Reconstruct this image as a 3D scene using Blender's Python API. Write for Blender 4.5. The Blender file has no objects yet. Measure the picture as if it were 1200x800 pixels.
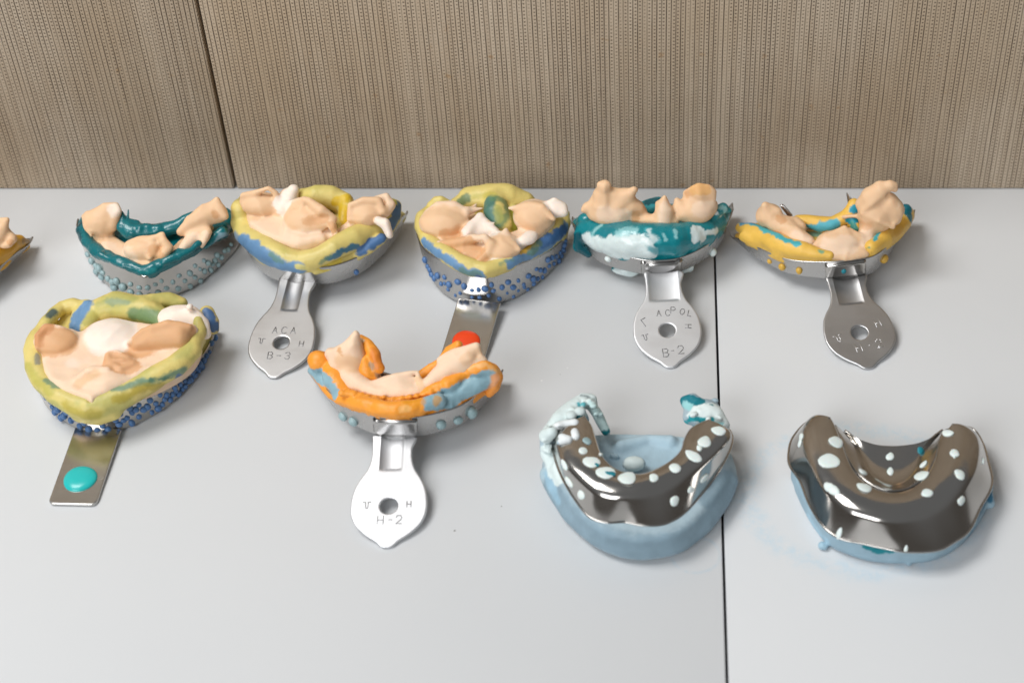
import bpy, math, random
import numpy as np
from mathutils import Vector
from mathutils.bvhtree import BVHTree

# ------------------------------------------------------------------ basics
S = 0.001                                   # everything below is written in millimetres
PITCH = math.radians(43.7)
CAMPOS = np.array([0.0, -607.5, 485.0])
FPX, CX, CY = 2000.0, 765.0, 400.0          # lens of the photograph (1200 x 800)
FWD = np.array([0, math.cos(PITCH), -math.sin(PITCH)])
DWN = np.array([0, -math.sin(PITCH), -math.cos(PITCH)])
RGT = np.array([1.0, 0, 0])
rng = np.random.default_rng(7)
random.seed(7)


def ray(px, py):
    d = FWD + RGT * (px - CX) / FPX + DWN * (py - CY) / FPX
    return d / np.linalg.norm(d)


def P(px, py, z=0.0):
    """point of the scene at height z (mm) seen at this place of the photograph"""
    d = ray(px, py)
    return CAMPOS + d * ((z - CAMPOS[2]) / d[2])


def PY(px, py, y):
    d = ray(px, py)
    return CAMPOS + d * ((y - CAMPOS[1]) / d[1])


class Crop:                                  # measuring frame: enlarged detail of the photograph
    def __init__(s, ox, oy, k): s.ox, s.oy, s.k = ox, oy, k
    def px(s, x, y): return (s.ox + x / s.k, s.oy + y / s.k)
    def P(s, x, y, z): return P(s.ox + x / s.k, s.oy + y / s.k, z)


def lin(r, g, b):
    f = lambda c: (c / 255 / 12.92) if c <= 10 else ((c / 255 + 0.055) / 1.055) ** 2.4
    return np.array([f(r), f(g), f(b)])


def link(o): bpy.context.scene.collection.objects.link(o); return o


def smoothstep(a, b, x):
    t = np.clip((x - a) / (b - a), 0, 1)
    return t * t * (3 - 2 * t)


# ------------------------------------------------------------------ noise
_tab = rng.random((32, 32, 32)) * 2 - 1


def vnoise(p, f, seed=0.0):
    q = np.asarray(p, float) * f + seed * 7.31 + 100.0
    i = np.floor(q).astype(int); t = q - i; t = t * t * (3 - 2 * t)
    x0, y0, z0 = [i[..., k] & 31 for k in range(3)]
    x1, y1, z1 = (x0 + 1) & 31, (y0 + 1) & 31, (z0 + 1) & 31
    tx, ty, tz = t[..., 0], t[..., 1], t[..., 2]
    def L(a, b, w): return a + (b - a) * w
    return L(L(L(_tab[x0, y0, z0], _tab[x1, y0, z0], tx), L(_tab[x0, y1, z0], _tab[x1, y1, z0], tx), ty),
             L(L(_tab[x0, y0, z1], _tab[x1, y0, z1], tx), L(_tab[x0, y1, z1], _tab[x1, y1, z1], tx), ty), tz)


def fbm(p, f, seed=0.0):
    return vnoise(p, f, seed) + 0.5 * vnoise(p, f * 2.1, seed + 3) + 0.25 * vnoise(p, f * 4.3, seed + 5)


# ------------------------------------------------------------------ solid modelling on a grid
def smin(a, b, k):
    if k <= 0: return np.minimum(a, b)
    h = np.clip(0.5 + 0.5 * (b - a) / k, 0, 1)
    return b + (a - b) * h - k * h * (1 - h)


def seg_dist(p, a, b, ra, rb):
    ab = b - a; L2 = max(float(ab @ ab), 1e-9)
    t = np.clip(((p - a) @ ab) / L2, 0, 1)
    q = p - a - t[..., None] * ab
    return np.sqrt((q * q).sum(-1)) - (ra + (rb - ra) * t)


def poly_sdf(xy, poly):
    poly = np.asarray(poly, float)[:, :2]
    n = len(poly)
    d = np.full(xy.shape[:-1], 1e18); inside = np.zeros(xy.shape[:-1], bool)
    for i in range(n):
        a, b = poly[i], poly[(i + 1) % n]
        e = b - a; w = xy - a
        t = np.clip((w @ e) / max(float(e @ e), 1e-9), 0, 1)
        q = w - t[..., None] * e
        d = np.minimum(d, (q * q).sum(-1))
        c = ((a[1] <= xy[..., 1]) != (b[1] <= xy[..., 1]))
        if abs(e[1]) > 1e-12:
            inside ^= c & (xy[..., 0] < a[0] + e[0] * (xy[..., 1] - a[1]) / e[1])
    d = np.sqrt(d)
    return np.where(inside, -d, d)


class Solid:
    def __init__(s, lo, hi, res=0.55):
        s.lo = np.array(lo, float); s.res = res
        s.n = np.ceil((np.array(hi, float) - s.lo) / res).astype(int) + 1
        s.ax = [s.lo[k] + res * np.arange(s.n[k]) for k in range(3)]
        s.d = np.full(tuple(s.n), 50.0)

    def box(s, lo, hi):
        a = np.clip(np.floor((np.array(lo) - s.lo) / s.res).astype(int), 0, s.n - 1)
        b = np.clip(np.ceil((np.array(hi) - s.lo) / s.res).astype(int) + 1, 1, s.n)
        if np.any(b <= a): return None, None
        sl = tuple(slice(a[k], b[k]) for k in range(3))
        g = np.stack(np.meshgrid(*[s.ax[k][sl[k]] for k in range(3)], indexing='ij'), -1)
        return sl, g

    def put(s, sl, f, k, sub):
        if sub: s.d[sl] = -smin(-s.d[sl], f, k)
        else: s.d[sl] = smin(s.d[sl], f, k)

    def tube(s, pts, rad, k=1.5, sub=False):
        pts = np.asarray(pts, float); rad = np.asarray(rad, float)
        m = rad.max() + k + 2.5
        sl, g = s.box(pts.min(0) - m, pts.max(0) + m)
        if sl is None: return
        f = np.full(g.shape[:-1], 1e3)
        if len(pts) == 1: f = np.linalg.norm(g - pts[0], axis=-1) - rad[0]
        for i in range(len(pts) - 1):
            f = np.minimum(f, seg_dist(g, pts[i], pts[i + 1], rad[i], rad[i + 1]))
        s.put(sl, f, k, sub)

    def ell(s, c, r, rot=0.0, k=1.5, sub=False, tilt=0.0):
        c = np.asarray(c, float); r = np.asarray(r, float); m = r.max() + k + 2.5
        sl, g = s.box(c - m, c + m)
        if sl is None: return
        q = g - c; ca, sa = math.cos(rot), math.sin(rot)
        q = np.stack([q[..., 0] * ca + q[..., 1] * sa, -q[..., 0] * sa + q[..., 1] * ca, q[..., 2]], -1)
        if tilt:
            ct, st = math.cos(tilt), math.sin(tilt)
            q = np.stack([q[..., 0] * ct + q[..., 2] * st, q[..., 1], -q[..., 0] * st + q[..., 2] * ct], -1)
        k0 = np.linalg.norm(q / r, axis=-1); k1 = np.linalg.norm(q / (r * r), axis=-1) + 1e-9
        s.put(sl, k0 * (k0 - 1) / k1, k, sub)

    def slab(s, poly, z0, z1, k=1.5, rnd=1.5, sub=False):
        poly = np.asarray(poly, float)
        lo = np.array([poly[:, 0].min() - 4, poly[:, 1].min() - 4, z0 - 4]); hi = np.array([poly[:, 0].max() + 4, poly[:, 1].max() + 4, z1 + 4])
        sl, g = s.box(lo, hi)
        d2 = poly_sdf(g[:, :, 0, :2], poly)[:, :, None] + rnd
        dz = np.abs(g[..., 2] - (z0 + z1) / 2) - (z1 - z0) / 2 + rnd
        f = np.minimum(np.maximum(d2, dz), 0) + np.hypot(np.maximum(d2, 0), np.maximum(dz, 0)) - rnd
        s.put(sl, f, k, sub)

    def rough(s, amp, freq, seed=0.0, oct2=0.4):
        m = np.abs(s.d) < 3.5
        idx = np.argwhere(m); p = s.lo + idx * s.res
        s.d[m] += amp * (vnoise(p, freq, seed) + oct2 * vnoise(p, freq * 2.3, seed + 1) + 0.5 * oct2 * vnoise(p, freq * 4.9, seed + 2))

    def ridges(s, amp, freq, seed=0.0):       # soft whipped crests
        idx = np.argwhere(np.abs(s.d) < 3.5); p = s.lo + idx * s.res
        w = np.stack([vnoise(p, 0.06, seed + 11), vnoise(p, 0.06, seed + 12), vnoise(p, 0.06, seed + 13)], 1) * 5
        n1 = np.abs(vnoise(p + w, freq, seed)); n2 = np.abs(vnoise(p + w, freq * 2.1, seed + 4))
        s.d[tuple(idx.T)] -= amp * (np.clip(1 - 3.2 * n1, 0, 1) ** 1.5 - 0.25) + 0.3 * amp * (np.clip(1 - 3 * n2, 0, 1) ** 1.5 - .2)

    def floor(s, z=0.0):
        s.d = np.maximum(s.d, (z - s.ax[2])[None, None, :])

    def surface(s):
        d = s.d
        d = np.pad(d, 1, constant_values=50.0); lo = s.lo - s.res
        ins = d < 0
        n = np.array(d.shape) - 1
        cnt = np.zeros(tuple(n), np.int8)
        for a in (0, 1):
            for b in (0, 1):
                for c in (0, 1):
                    cnt += ins[a:a + n[0], b:b + n[1], c:c + n[2]]
        act = (cnt > 0) & (cnt < 8)
        cells = np.argwhere(act); N = len(cells)
        vid = np.full(tuple(n), -1, np.int64); vid[act] = np.arange(N)
        acc = np.zeros((N, 3)); w = np.zeros(N)
        cor = [np.array(c) for c in np.ndindex(2, 2, 2)]
        for c0 in cor:
            for ax in range(3):
                if c0[ax]: continue
                c1 = c0.copy(); c1[ax] = 1
                i0 = cells + c0; i1 = cells + c1
                v0 = d[i0[:, 0], i0[:, 1], i0[:, 2]]; v1 = d[i1[:, 0], i1[:, 1], i1[:, 2]]
                x = (v0 < 0) != (v1 < 0)
                t = np.where(x, v0 / np.where(x, v0 - v1, 1), 0)
                pt = c0[None, :].repeat(N, 0).astype(float); pt[:, ax] = t
                acc[x] += pt[x]; w[x] += 1
        V = lo + s.res * (cells + acc / w[:, None])
        quads = []
        for ax in range(3):
            b, c = (ax + 1) % 3, (ax + 2) % 3
            sl0 = [slice(None)] * 3; sl1 = [slice(None)] * 3
            sl0[ax] = slice(0, -1); sl1[ax] = slice(1, None)
            x = ins[tuple(sl0)] != ins[tuple(sl1)]
            e = np.argwhere(x)
            ok = (e[:, b] > 0) & (e[:, c] > 0) & (e[:, b] < n[b]) & (e[:, c] < n[c])
            e = e[ok]
            o = [e.copy() for _ in range(4)]
            o[1][:, b] -= 1; o[2][:, b] -= 1; o[2][:, c] -= 1; o[3][:, c] -= 1
            q = np.stack([vid[k[:, 0], k[:, 1], k[:, 2]] for k in o], 1)
            flip = ~ins[e[:, 0], e[:, 1], e[:, 2]]
            q[flip] = q[flip][:, ::-1]
            quads.append(q)
        Q = np.concatenate(quads)
        Q = Q[(Q >= 0).all(1)]
        return V, Q


def relax(V, Q, it, lam=0.5):
    E = np.concatenate([Q[:, [0, 1]], Q[:, [1, 2]], Q[:, [2, 3]], Q[:, [3, 0]]])
    cnt = np.bincount(E.ravel(), minlength=len(V)).astype(float)[:, None]
    for _ in range(it):
        acc = np.stack([np.bincount(E[:, 0], V[E[:, 1], k], len(V)) + np.bincount(E[:, 1], V[E[:, 0], k], len(V)) for k in range(3)], 1)
        V = V + lam * (acc / np.maximum(cnt, 1) - V) * (cnt > 0)
    return V


def make_mesh(name, V, Q, col=None, smooth=True):
    me = bpy.data.meshes.new(name)
    V = np.asarray(V, float) * S; Q = np.asarray(Q)
    me.vertices.add(len(V)); me.vertices.foreach_set('co', V.astype(np.float32).ravel())
    k = Q.shape[1]
    me.loops.add(len(Q) * k); me.loops.foreach_set('vertex_index', Q.astype(np.int32).ravel())
    me.polygons.add(len(Q)); me.polygons.foreach_set('loop_start', (np.arange(len(Q)) * k).astype(np.int32))
    me.polygons.foreach_set('loop_total', np.full(len(Q), k, np.int32))
    me.update(calc_edges=True); me.validate()
    if smooth: me.polygons.foreach_set('use_smooth', np.ones(len(me.polygons), bool))
    if col is not None:
        a = me.color_attributes.new('Pigment', 'FLOAT_COLOR', 'POINT')
        a.data.foreach_set('color', np.c_[col, np.ones(len(col))].astype(np.float32).ravel())
    return me


def mesh_obj(name, V, Q, mat, root=None, col=None, smooth=True):
    o0 = root['_o'] if root else np.zeros(3)
    me = make_mesh(name, np.asarray(V) - o0, Q, col, smooth)
    me.materials.append(mat)
    o = link(bpy.data.objects.new(name, me))
    if root: o.parent = root['ob']
    return o


def bvh(V, Q): return BVHTree.FromPolygons([tuple(v) for v in V], [tuple(int(i) for i in q) for q in Q])


def hit(tree, px, py):
    d = ray(px, py)
    h = tree.ray_cast(Vector(CAMPOS), Vector(d), 3000)
    if h[0] is None: return None, None
    n = np.array(h[1]); n = n if n @ d < 0 else -n
    return np.array(h[0]), n


def thing(name, label, cat, loc, group=None):
    o = link(bpy.data.objects.new(name, None)); o.empty_display_size = 0.01
    o.location = Vector(np.array(loc) * S); o['label'] = label; o['category'] = cat
    if group: o['group'] = group
    return {'ob': o, '_o': np.array(loc, float)}


# ------------------------------------------------------------------ materials
def mat(name):
    m = bpy.data.materials.new(name); m.use_nodes = True
    nt = m.node_tree; return m, nt, nt.nodes['Principled BSDF']


def N(nt, t, **kw):
    n = nt.nodes.new(t)
    for k, v in kw.items():
        if k in n.inputs.keys(): n.inputs[k].default_value = v
        else: setattr(n, k, v)
    return n


def math_n(nt, op, a, b=None, c=None):
    n = nt.nodes.new('ShaderNodeMath'); n.operation = op
    for i, v in enumerate((a, b, c)):
        if v is None: continue
        if isinstance(v, (int, float)): n.inputs[i].default_value = v
        else: nt.links.new(v, n.inputs[i])
    return n.outputs[0]


def mixc(nt, f, a, b, mode='MIX'):
    n = nt.nodes.new('ShaderNodeMix'); n.data_type = 'RGBA'; n.blend_type = mode
    for sock, v in ((n.inputs[0], f), (n.inputs[6], a), (n.inputs[7], b)):
        if isinstance(v, (int, float)): sock.default_value = v
        elif isinstance(v, (tuple, list, np.ndarray)): sock.default_value = (*[float(x) for x in v[:3]], 1)
        else: nt.links.new(v, sock)
    return n.outputs[2]


def pigment(name, rough=0.42, sss=0.12, bump=0.25, scale=900, spec=0.45, mott=0.06):
    m, nt, b = mat(name)
    a = N(nt, 'ShaderNodeAttribute', attribute_name='Pigment')
    tc = N(nt, 'ShaderNodeTexCoord')
    n1 = N(nt, 'ShaderNodeTexNoise', Scale=scale, Detail=4.0); nt.links.new(tc.outputs['Object'], n1.inputs['Vector'])
    n2 = N(nt, 'ShaderNodeTexNoise', Scale=180.0, Detail=3.0); nt.links.new(tc.outputs['Object'], n2.inputs['Vector'])
    hv = N(nt, 'ShaderNodeHueSaturation'); nt.links.new(a.outputs['Color'], hv.inputs['Color'])
    v = math_n(nt, 'MULTIPLY_ADD', n2.outputs['Fac'], mott * 4, 1 - mott * 2); nt.links.new(v, hv.inputs['Value'])
    nt.links.new(hv.outputs[0], b.inputs['Base Color'])
    bm = N(nt, 'ShaderNodeBump', Strength=bump, Distance=0.0004); nt.links.new(n1.outputs['Fac'], bm.inputs['Height'])
    nt.links.new(bm.outputs[0], b.inputs['Normal'])
    r = math_n(nt, 'MULTIPLY_ADD', n2.outputs['Fac'], 0.3, rough - 0.15); nt.links.new(r, b.inputs['Roughness'])
    b.inputs['Specular IOR Level'].default_value = spec
    if sss:
        b.inputs['Subsurface Weight'].default_value = sss
        b.inputs['Subsurface Scale'].default_value = 0.002
        b.inputs['Subsurface Radius'].default_value = (1.0, 0.6, 0.4)
    return m


def metal(name, rough=0.2, base=(0.60, 0.59, 0.57), scr=0.10, tarnish=0.15):
    m, nt, b = mat(name)
    b.inputs['Metallic'].default_value = 1.0
    tc = N(nt, 'ShaderNodeTexCoord')
    n1 = N(nt, 'ShaderNodeTexNoise', Scale=70.0, Detail=2.5, Roughness=0.5); nt.links.new(tc.outputs['Object'], n1.inputs['Vector'])
    mp = N(nt, 'ShaderNodeMapping'); mp.inputs['Scale'].default_value = (60, 500, 180); nt.links.new(tc.outputs['Object'], mp.inputs['Vector'])
    n2 = N(nt, 'ShaderNodeTexNoise', Scale=1.0, Detail=3.0); nt.links.new(mp.outputs[0], n2.inputs['Vector'])
    r = math_n(nt, 'MULTIPLY_ADD', n1.outputs['Fac'], 0.22, rough - 0.10)
    r2 = math_n(nt, 'MULTIPLY_ADD', n2.outputs['Fac'], scr, r); r3 = math_n(nt, 'SUBTRACT', r2, scr / 2)
    nt.links.new(r3, b.inputs['Roughness'])
    c = mixc(nt, math_n(nt, 'MULTIPLY', n1.outputs['Fac'], tarnish * 2), base, tuple(x * 0.62 for x in base))
    nt.links.new(c, b.inputs['Base Color'])
    bm = N(nt, 'ShaderNodeBump', Strength=0.03, Distance=0.0002); nt.links.new(n1.outputs['Fac'], bm.inputs['Height'])
    nt.links.new(bm.outputs[0], b.inputs['Normal'])
    return m


def plain(name, c, rough=0.4, spec=0.5, metallic=0.0, sss=0.0, mott=0.1):
    m, nt, b = mat(name)
    tc = N(nt, 'ShaderNodeTexCoord')
    n1 = N(nt, 'ShaderNodeTexNoise', Scale=260.0, Detail=4.0); nt.links.new(tc.outputs['Object'], n1.inputs['Vector'])
    cc = mixc(nt, n1.outputs['Fac'], tuple(np.array(c) * (1 - mott)), tuple(np.minimum(np.array(c) * (1 + mott), 1)))
    nt.links.new(cc, b.inputs['Base Color'])
    b.inputs['Roughness'].default_value = rough; b.inputs['Specular IOR Level'].default_value = spec; b.inputs['Metallic'].default_value = metallic
    if sss:
        b.inputs['Subsurface Weight'].default_value = sss; b.inputs['Subsurface Scale'].default_value = 0.0015
    return m


M_PUTTY = pigment('putty_silicone', 0.45, 0.08, 0.35, 800)
M_PASTE = pigment('wash_paste', 0.50, 0.28, 0.05, 420, 0.28, 0.03)
M_BASE = pigment('matt_blue_silicone', 0.55, 0.0, 0.4, 600, 0.3, 0.10)
M_WET = pigment('glossy_putty', 0.25, 0.05, 0.3, 700, 0.6)
M_STEEL = metal('satin_steel', 0.26, (0.52, 0.51, 0.50), 0.12, 0.22)
M_STRIP = metal('strip_steel', 0.20, (0.60, 0.59, 0.57), 0.08, 0.15)
M_MIRROR = metal('polished_steel', 0.13, (0.52, 0.50, 0.475), 0.04, 0.14)
M_HANDLE = metal('brushed_handle_steel', 0.38, (0.60, 0.60, 0.605), 0.12, 0.15)
M_SATIN = metal('satin_alloy', 0.50, (0.78, 0.79, 0.81), 0.10, 0.10)
M_MARK = plain('stamped_groove', (0.30, 0.30, 0.31), 0.45, 0.4, 0.9)
M_MARKL = plain('bright_stamped_groove', (0.80, 0.80, 0.80), 0.35, 0.5, 0.9)
M_BEADBLUE = plain('blue_silicone', lin(78, 116, 166), 0.38)
M_BEADGREY = plain('grey_blue_silicone', lin(150, 176, 180), 0.38)
M_BEADYEL = plain('yellow_silicone', lin(214, 170, 70), 0.42)
M_BEADMINT = plain('mint_silicone', lin(226, 237, 235), 0.45, 0.4, 0, 0.1, 0.04)
M_BEADTEAL = plain('teal_silicone', lin(30, 130, 145), 0.35)
M_TURQ = plain('turquoise_enamel', lin(40, 186, 184), 0.25, 0.5, 0, 0, 0.03)
M_RED = plain('orange_red_enamel', lin(236, 70, 20), 0.35, 0.5, 0, 0, 0.04)


def worktop_material():
    m, nt, b = mat('white_laminate')
    tc = N(nt, 'ShaderNodeTexCoord')
    n1 = N(nt, 'ShaderNodeTexNoise', Scale=9.0, Detail=5.0, Roughness=0.6); nt.links.new(tc.outputs['Object'], n1.inputs['Vector'])
    n2 = N(nt, 'ShaderNodeTexNoise', Scale=700.0, Detail=3.0); nt.links.new(tc.outputs['Object'], n2.inputs['Vector'])
    base = mixc(nt, n1.outputs['Fac'], (0.675, 0.695, 0.715), (0.71, 0.727, 0.742))
    # chalky blue smears left where the upturned trays were dragged
    def smear(cx, cy, ax, ay, r, wid, strength, prev, seed):
        mp = N(nt, 'ShaderNodeMapping'); mp.inputs['Location'].default_value = (-cx * S / (ax * S), -cy * S / (ay * S), 0)
        mp.inputs['Scale'].default_value = (1 / (ax * S), 1 / (ay * S), 0)
        nt.links.new(tc.outputs['Object'], mp.inputs['Vector'])
        le = N(nt, 'ShaderNodeVectorMath', operation='LENGTH'); nt.links.new(mp.outputs[0], le.inputs[0])
        nn = N(nt, 'ShaderNodeTexNoise', Scale=55.0 + seed, Detail=6.0, Roughness=0.7); nt.links.new(tc.outputs['Object'], nn.inputs['Vector'])
        w = math_n(nt, 'MULTIPLY_ADD', nn.outputs['Fac'], 0.30, -0.15)
        dd = math_n(nt, 'ADD', le.outputs['Value'], w)
        a = math_n(nt, 'ABSOLUTE', math_n(nt, 'SUBTRACT', dd, r))
        mr = N(nt, 'ShaderNodeMapRange', interpolation_type='SMOOTHSTEP'); nt.links.new(a, mr.inputs[0])
        mr.inputs[1].default_value = 0.0; mr.inputs[2].default_value = wid; mr.inputs[3].default_value = strength; mr.inputs[4].default_value = 0
        nn2 = N(nt, 'ShaderNodeTexNoise', Scale=240.0, Detail=5.0, Roughness=0.8); nt.links.new(tc.outputs['Object'], nn2.inputs['Vector'])
        g = N(nt, 'ShaderNodeMapRange', interpolation_type='SMOOTHSTEP'); nt.links.new(nn2.outputs['Fac'], g.inputs[0])
        g.inputs[1].default_value = 0.35; g.inputs[2].default_value = 0.65
        return mixc(nt, math_n(nt, 'MULTIPLY', mr.outputs[0], g.outputs[0]), prev, tuple(lin(198, 214, 224)))
    q = P(1022, 582); base = smear(q[0] - 4, q[1], 44, 36, 0.98, 0.17, 0.85, base, 0)
    q = P(815, 650); base = smear(q[0], q[1], 9, 8, 1.0, 0.14, 0.7, base, 9)
    # faint scuffs
    mp = N(nt, 'ShaderNodeMapping'); mp.inputs['Scale'].default_value = (60, 900, 1); mp.inputs['Rotation'].default_value = (0, 0, 0.6); nt.links.new(tc.outputs['Object'], mp.inputs['Vector'])
    n3 = N(nt, 'ShaderNodeTexNoise', Scale=1.0, Detail=2.0); nt.links.new(mp.outputs[0], n3.inputs['Vector'])
    sc = N(nt, 'ShaderNodeMapRange'); nt.links.new(n3.outputs['Fac'], sc.inputs[0]); sc.inputs[1].default_value = 0.74; sc.inputs[2].default_value = 0.8; sc.inputs[4].default_value = 0.35
    base = mixc(nt, sc.outputs[0], base, (0.74, 0.75, 0.76))
    # dust and tiny specks
    for sc_, rad, keep, colr in ((90.0, 0.022, 0.82, (0.86, 0.87, 0.88)), (55.0, 0.012, 0.86, (0.16, 0.15, 0.14))):
        vo = N(nt, 'ShaderNodeTexVoronoi', Scale=sc_); nt.links.new(tc.outputs['Object'], vo.inputs['Vector'])
        sx = N(nt, 'ShaderNodeSeparateColor'); nt.links.new(vo.outputs['Color'], sx.inputs[0])
        f = math_n(nt, 'MULTIPLY', math_n(nt, 'LESS_THAN', vo.outputs['Distance'], math_n(nt, 'MULTIPLY', sx.outputs[1], rad * 2)), math_n(nt, 'GREATER_THAN', sx.outputs[0], keep))
        base = mixc(nt, math_n(nt, 'MULTIPLY', f, 0.8), base, colr)
    nt.links.new(base, b.inputs['Base Color'])
    bm = N(nt, 'ShaderNodeBump', Strength=0.05, Distance=0.0002); nt.links.new(n2.outputs['Fac'], bm.inputs['Height']); nt.links.new(bm.outputs[0], b.inputs['Normal'])
    r = math_n(nt, 'MULTIPLY_ADD', n1.outputs['Fac'], 0.12, 0.38); nt.links.new(r, b.inputs['Roughness'])
    b.inputs['Specular IOR Level'].default_value = 0.35
    return m


def weave_material():
    m, nt, b = mat('woven_vinyl')
    tc = N(nt, 'ShaderNodeTexCoord'); sp = N(nt, 'ShaderNodeSeparateXYZ'); nt.links.new(tc.outputs['Object'], sp.inputs[0])
    L = nt.links
    wob = N(nt, 'ShaderNodeTexNoise', Scale=14.0, Detail=2.0); L.new(tc.outputs['Object'], wob.inputs['Vector'])
    x = math_n(nt, 'MULTIPLY_ADD', sp.outputs[0], 1000 / 2.0, math_n(nt, 'MULTIPLY', wob.outputs['Fac'], 0.35))
    z = math_n(nt, 'MULTIPLY', sp.outputs[2], 1000 / 1.75)
    col = math_n(nt, 'FLOOR', x); fx = math_n(nt, 'FRACT', x)
    def rnd(v, k):
        w = N(nt, 'ShaderNodeTexWhiteNoise', noise_dimensions='1D'); L.new(math_n(nt, 'ADD', v, k), w.inputs['W']); return w.outputs['Value']
    def ss(v, a, bb, lo=0.0, hi=1.0):
        n = N(nt, 'ShaderNodeMapRange', interpolation_type='SMOOTHSTEP'); L.new(v, n.inputs[0])
        n.inputs[1].default_value = a; n.inputs[2].default_value = bb; n.inputs[3].default_value = lo; n.inputs[4].default_value = hi; return n.outputs[0]
    edge = math_n(nt, 'ABSOLUTE', math_n(nt, 'SUBTRACT', math_n(nt, 'FRACT', math_n(nt, 'ADD', fx, 0.5)), 0.5))   # 0 at the gap between two cords
    lid = math_n(nt, 'FLOOR', math_n(nt, 'ADD', x, 0.5))
    line = ss(edge, 0.05, 0.15, 1, 0)
    br = N(nt, 'ShaderNodeTexNoise', Scale=1.0, Detail=2.0)
    cv = N(nt, 'ShaderNodeCombineXYZ'); L.new(math_n(nt, 'MULTIPLY', lid, 3.7), cv.inputs[0]); L.new(math_n(nt, 'MULTIPLY', sp.outputs[2], 45), cv.inputs[1]); L.new(cv.outputs[0], br.inputs['Vector'])
    lstr = math_n(nt, 'MULTIPLY', ss(rnd(lid, 3.3), 0.05, 0.6, 0.55, 1.0), ss(br.outputs['Fac'], 0.3, 0.62, 0.7, 1.0))
    line = math_n(nt, 'MULTIPLY', line, lstr)
    # dashes inside the gap
    # stitches down the middle of each cord
    off = rnd(col, 1.1)
    zz = math_n(nt, 'FRACT', math_n(nt, 'ADD', z, off))
    cxs = math_n(nt, 'MULTIPLY_ADD', rnd(col, 9.2), 0.2, 0.42)
    dx = math_n(nt, 'MULTIPLY', math_n(nt, 'SUBTRACT', fx, cxs), 2.2)
    dz = math_n(nt, 'MULTIPLY', math_n(nt, 'SUBTRACT', zz, 0.5), 2.05)
    r = math_n(nt, 'SQRT', math_n(nt, 'ADD', math_n(nt, 'MULTIPLY', dx, dx), math_n(nt, 'MULTIPLY', dz, dz)))
    dot = ss(r, 0.30, 0.58, 1, 0)
    cv2 = N(nt, 'ShaderNodeCombineXYZ'); L.new(math_n(nt, 'MULTIPLY', col, 5.1), cv2.inputs[0]); L.new(math_n(nt, 'MULTIPLY', sp.outputs[2], 60), cv2.inputs[1])
    br2 = N(nt, 'ShaderNodeTexNoise', Scale=1.0, Detail=2.0); L.new(cv2.outputs[0], br2.inputs['Vector'])
    dot = math_n(nt, 'MULTIPLY', dot, math_n(nt, 'MULTIPLY', ss(br2.outputs['Fac'], 0.25, 0.55, 0.35, 1.0), ss(rnd(col, 5.5), 0.0, 0.45, 0.4, 0.85)))
    tone = N(nt, 'ShaderNodeTexNoise', Scale=16.0, Detail=4.0, Roughness=0.6)
    mp = N(nt, 'ShaderNodeMapping'); mp.inputs['Scale'].default_value = (1, 1, 0.45); L.new(tc.outputs['Object'], mp.inputs['Vector']); L.new(mp.outputs[0], tone.inputs['Vector'])
    light = mixc(nt, rnd(col, 2.2), (0.52, 0.42, 0.315), (0.63, 0.525, 0.405))
    base = mixc(nt, ss(tone.outputs['Fac'], 0.35, 0.7), light, (0.50, 0.385, 0.265))
    fine = N(nt, 'ShaderNodeTexNoise', Scale=900.0, Detail=2.0); L.new(tc.outputs['Object'], fine.inputs['Vector'])
    base = mixc(nt, math_n(nt, 'MULTIPLY', fine.outputs['Fac'], 0.35), base, (0.38, 0.305, 0.225))
    fl = N(nt, 'ShaderNodeTexNoise', Scale=120.0, Detail=3.0); L.new(tc.outputs['Object'], fl.inputs['Vector'])
    base = mixc(nt, ss(fl.outputs['Fac'], 0.66, 0.76, 0, 0.55), base, (0.42, 0.24, 0.10))
    c = mixc(nt, math_n(nt, 'MULTIPLY', line, 0.92), base, (0.055, 0.036, 0.022))
    c = mixc(nt, math_n(nt, 'MULTIPLY', dot, 0.82), c, (0.075, 0.050, 0.032))
    L.new(c, b.inputs['Base Color']); b.inputs['Roughness'].default_value = 0.75; b.inputs['Specular IOR Level'].default_value = 0.25
    h = math_n(nt, 'SUBTRACT', math_n(nt, 'SUBTRACT', 1.0, line), math_n(nt, 'MULTIPLY', dot, 0.6))
    bm = N(nt, 'ShaderNodeBump', Strength=0.5, Distance=0.0006); L.new(h, bm.inputs['Height']); L.new(bm.outputs[0], b.inputs['Normal'])
    return m


# ------------------------------------------------------------------ the setting
def box_mesh(name, x0, x1, y0, y1, z0, z1, m, quad=None):
    c = quad if quad is not None else [(x0, y0), (x1, y0), (x1, y1), (x0, y1)]
    V = [(x, y, z0) for x, y in c] + [(x, y, z1) for x, y in c]
    F = np.array([[3, 2, 1, 0], [4, 5, 6, 7], [0, 1, 5, 4], [1, 2, 6, 5], [2, 3, 7, 6], [3, 0, 4, 7]])
    o = mesh_obj(name, np.array(V, float), F, m, None, None, False)
    bv = o.modifiers.new('edge', 'BEVEL'); bv.width = 0.0004; bv.segments = 2
    return o


M_TOP, M_WEAVE = worktop_material(), weave_material()
M_DARK = plain('dark_gap', (0.02, 0.018, 0.016), 0.8, 0.2)
M_ROOM = plain('room_paint', (0.55, 0.53, 0.50), 0.8, 0.2)

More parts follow.
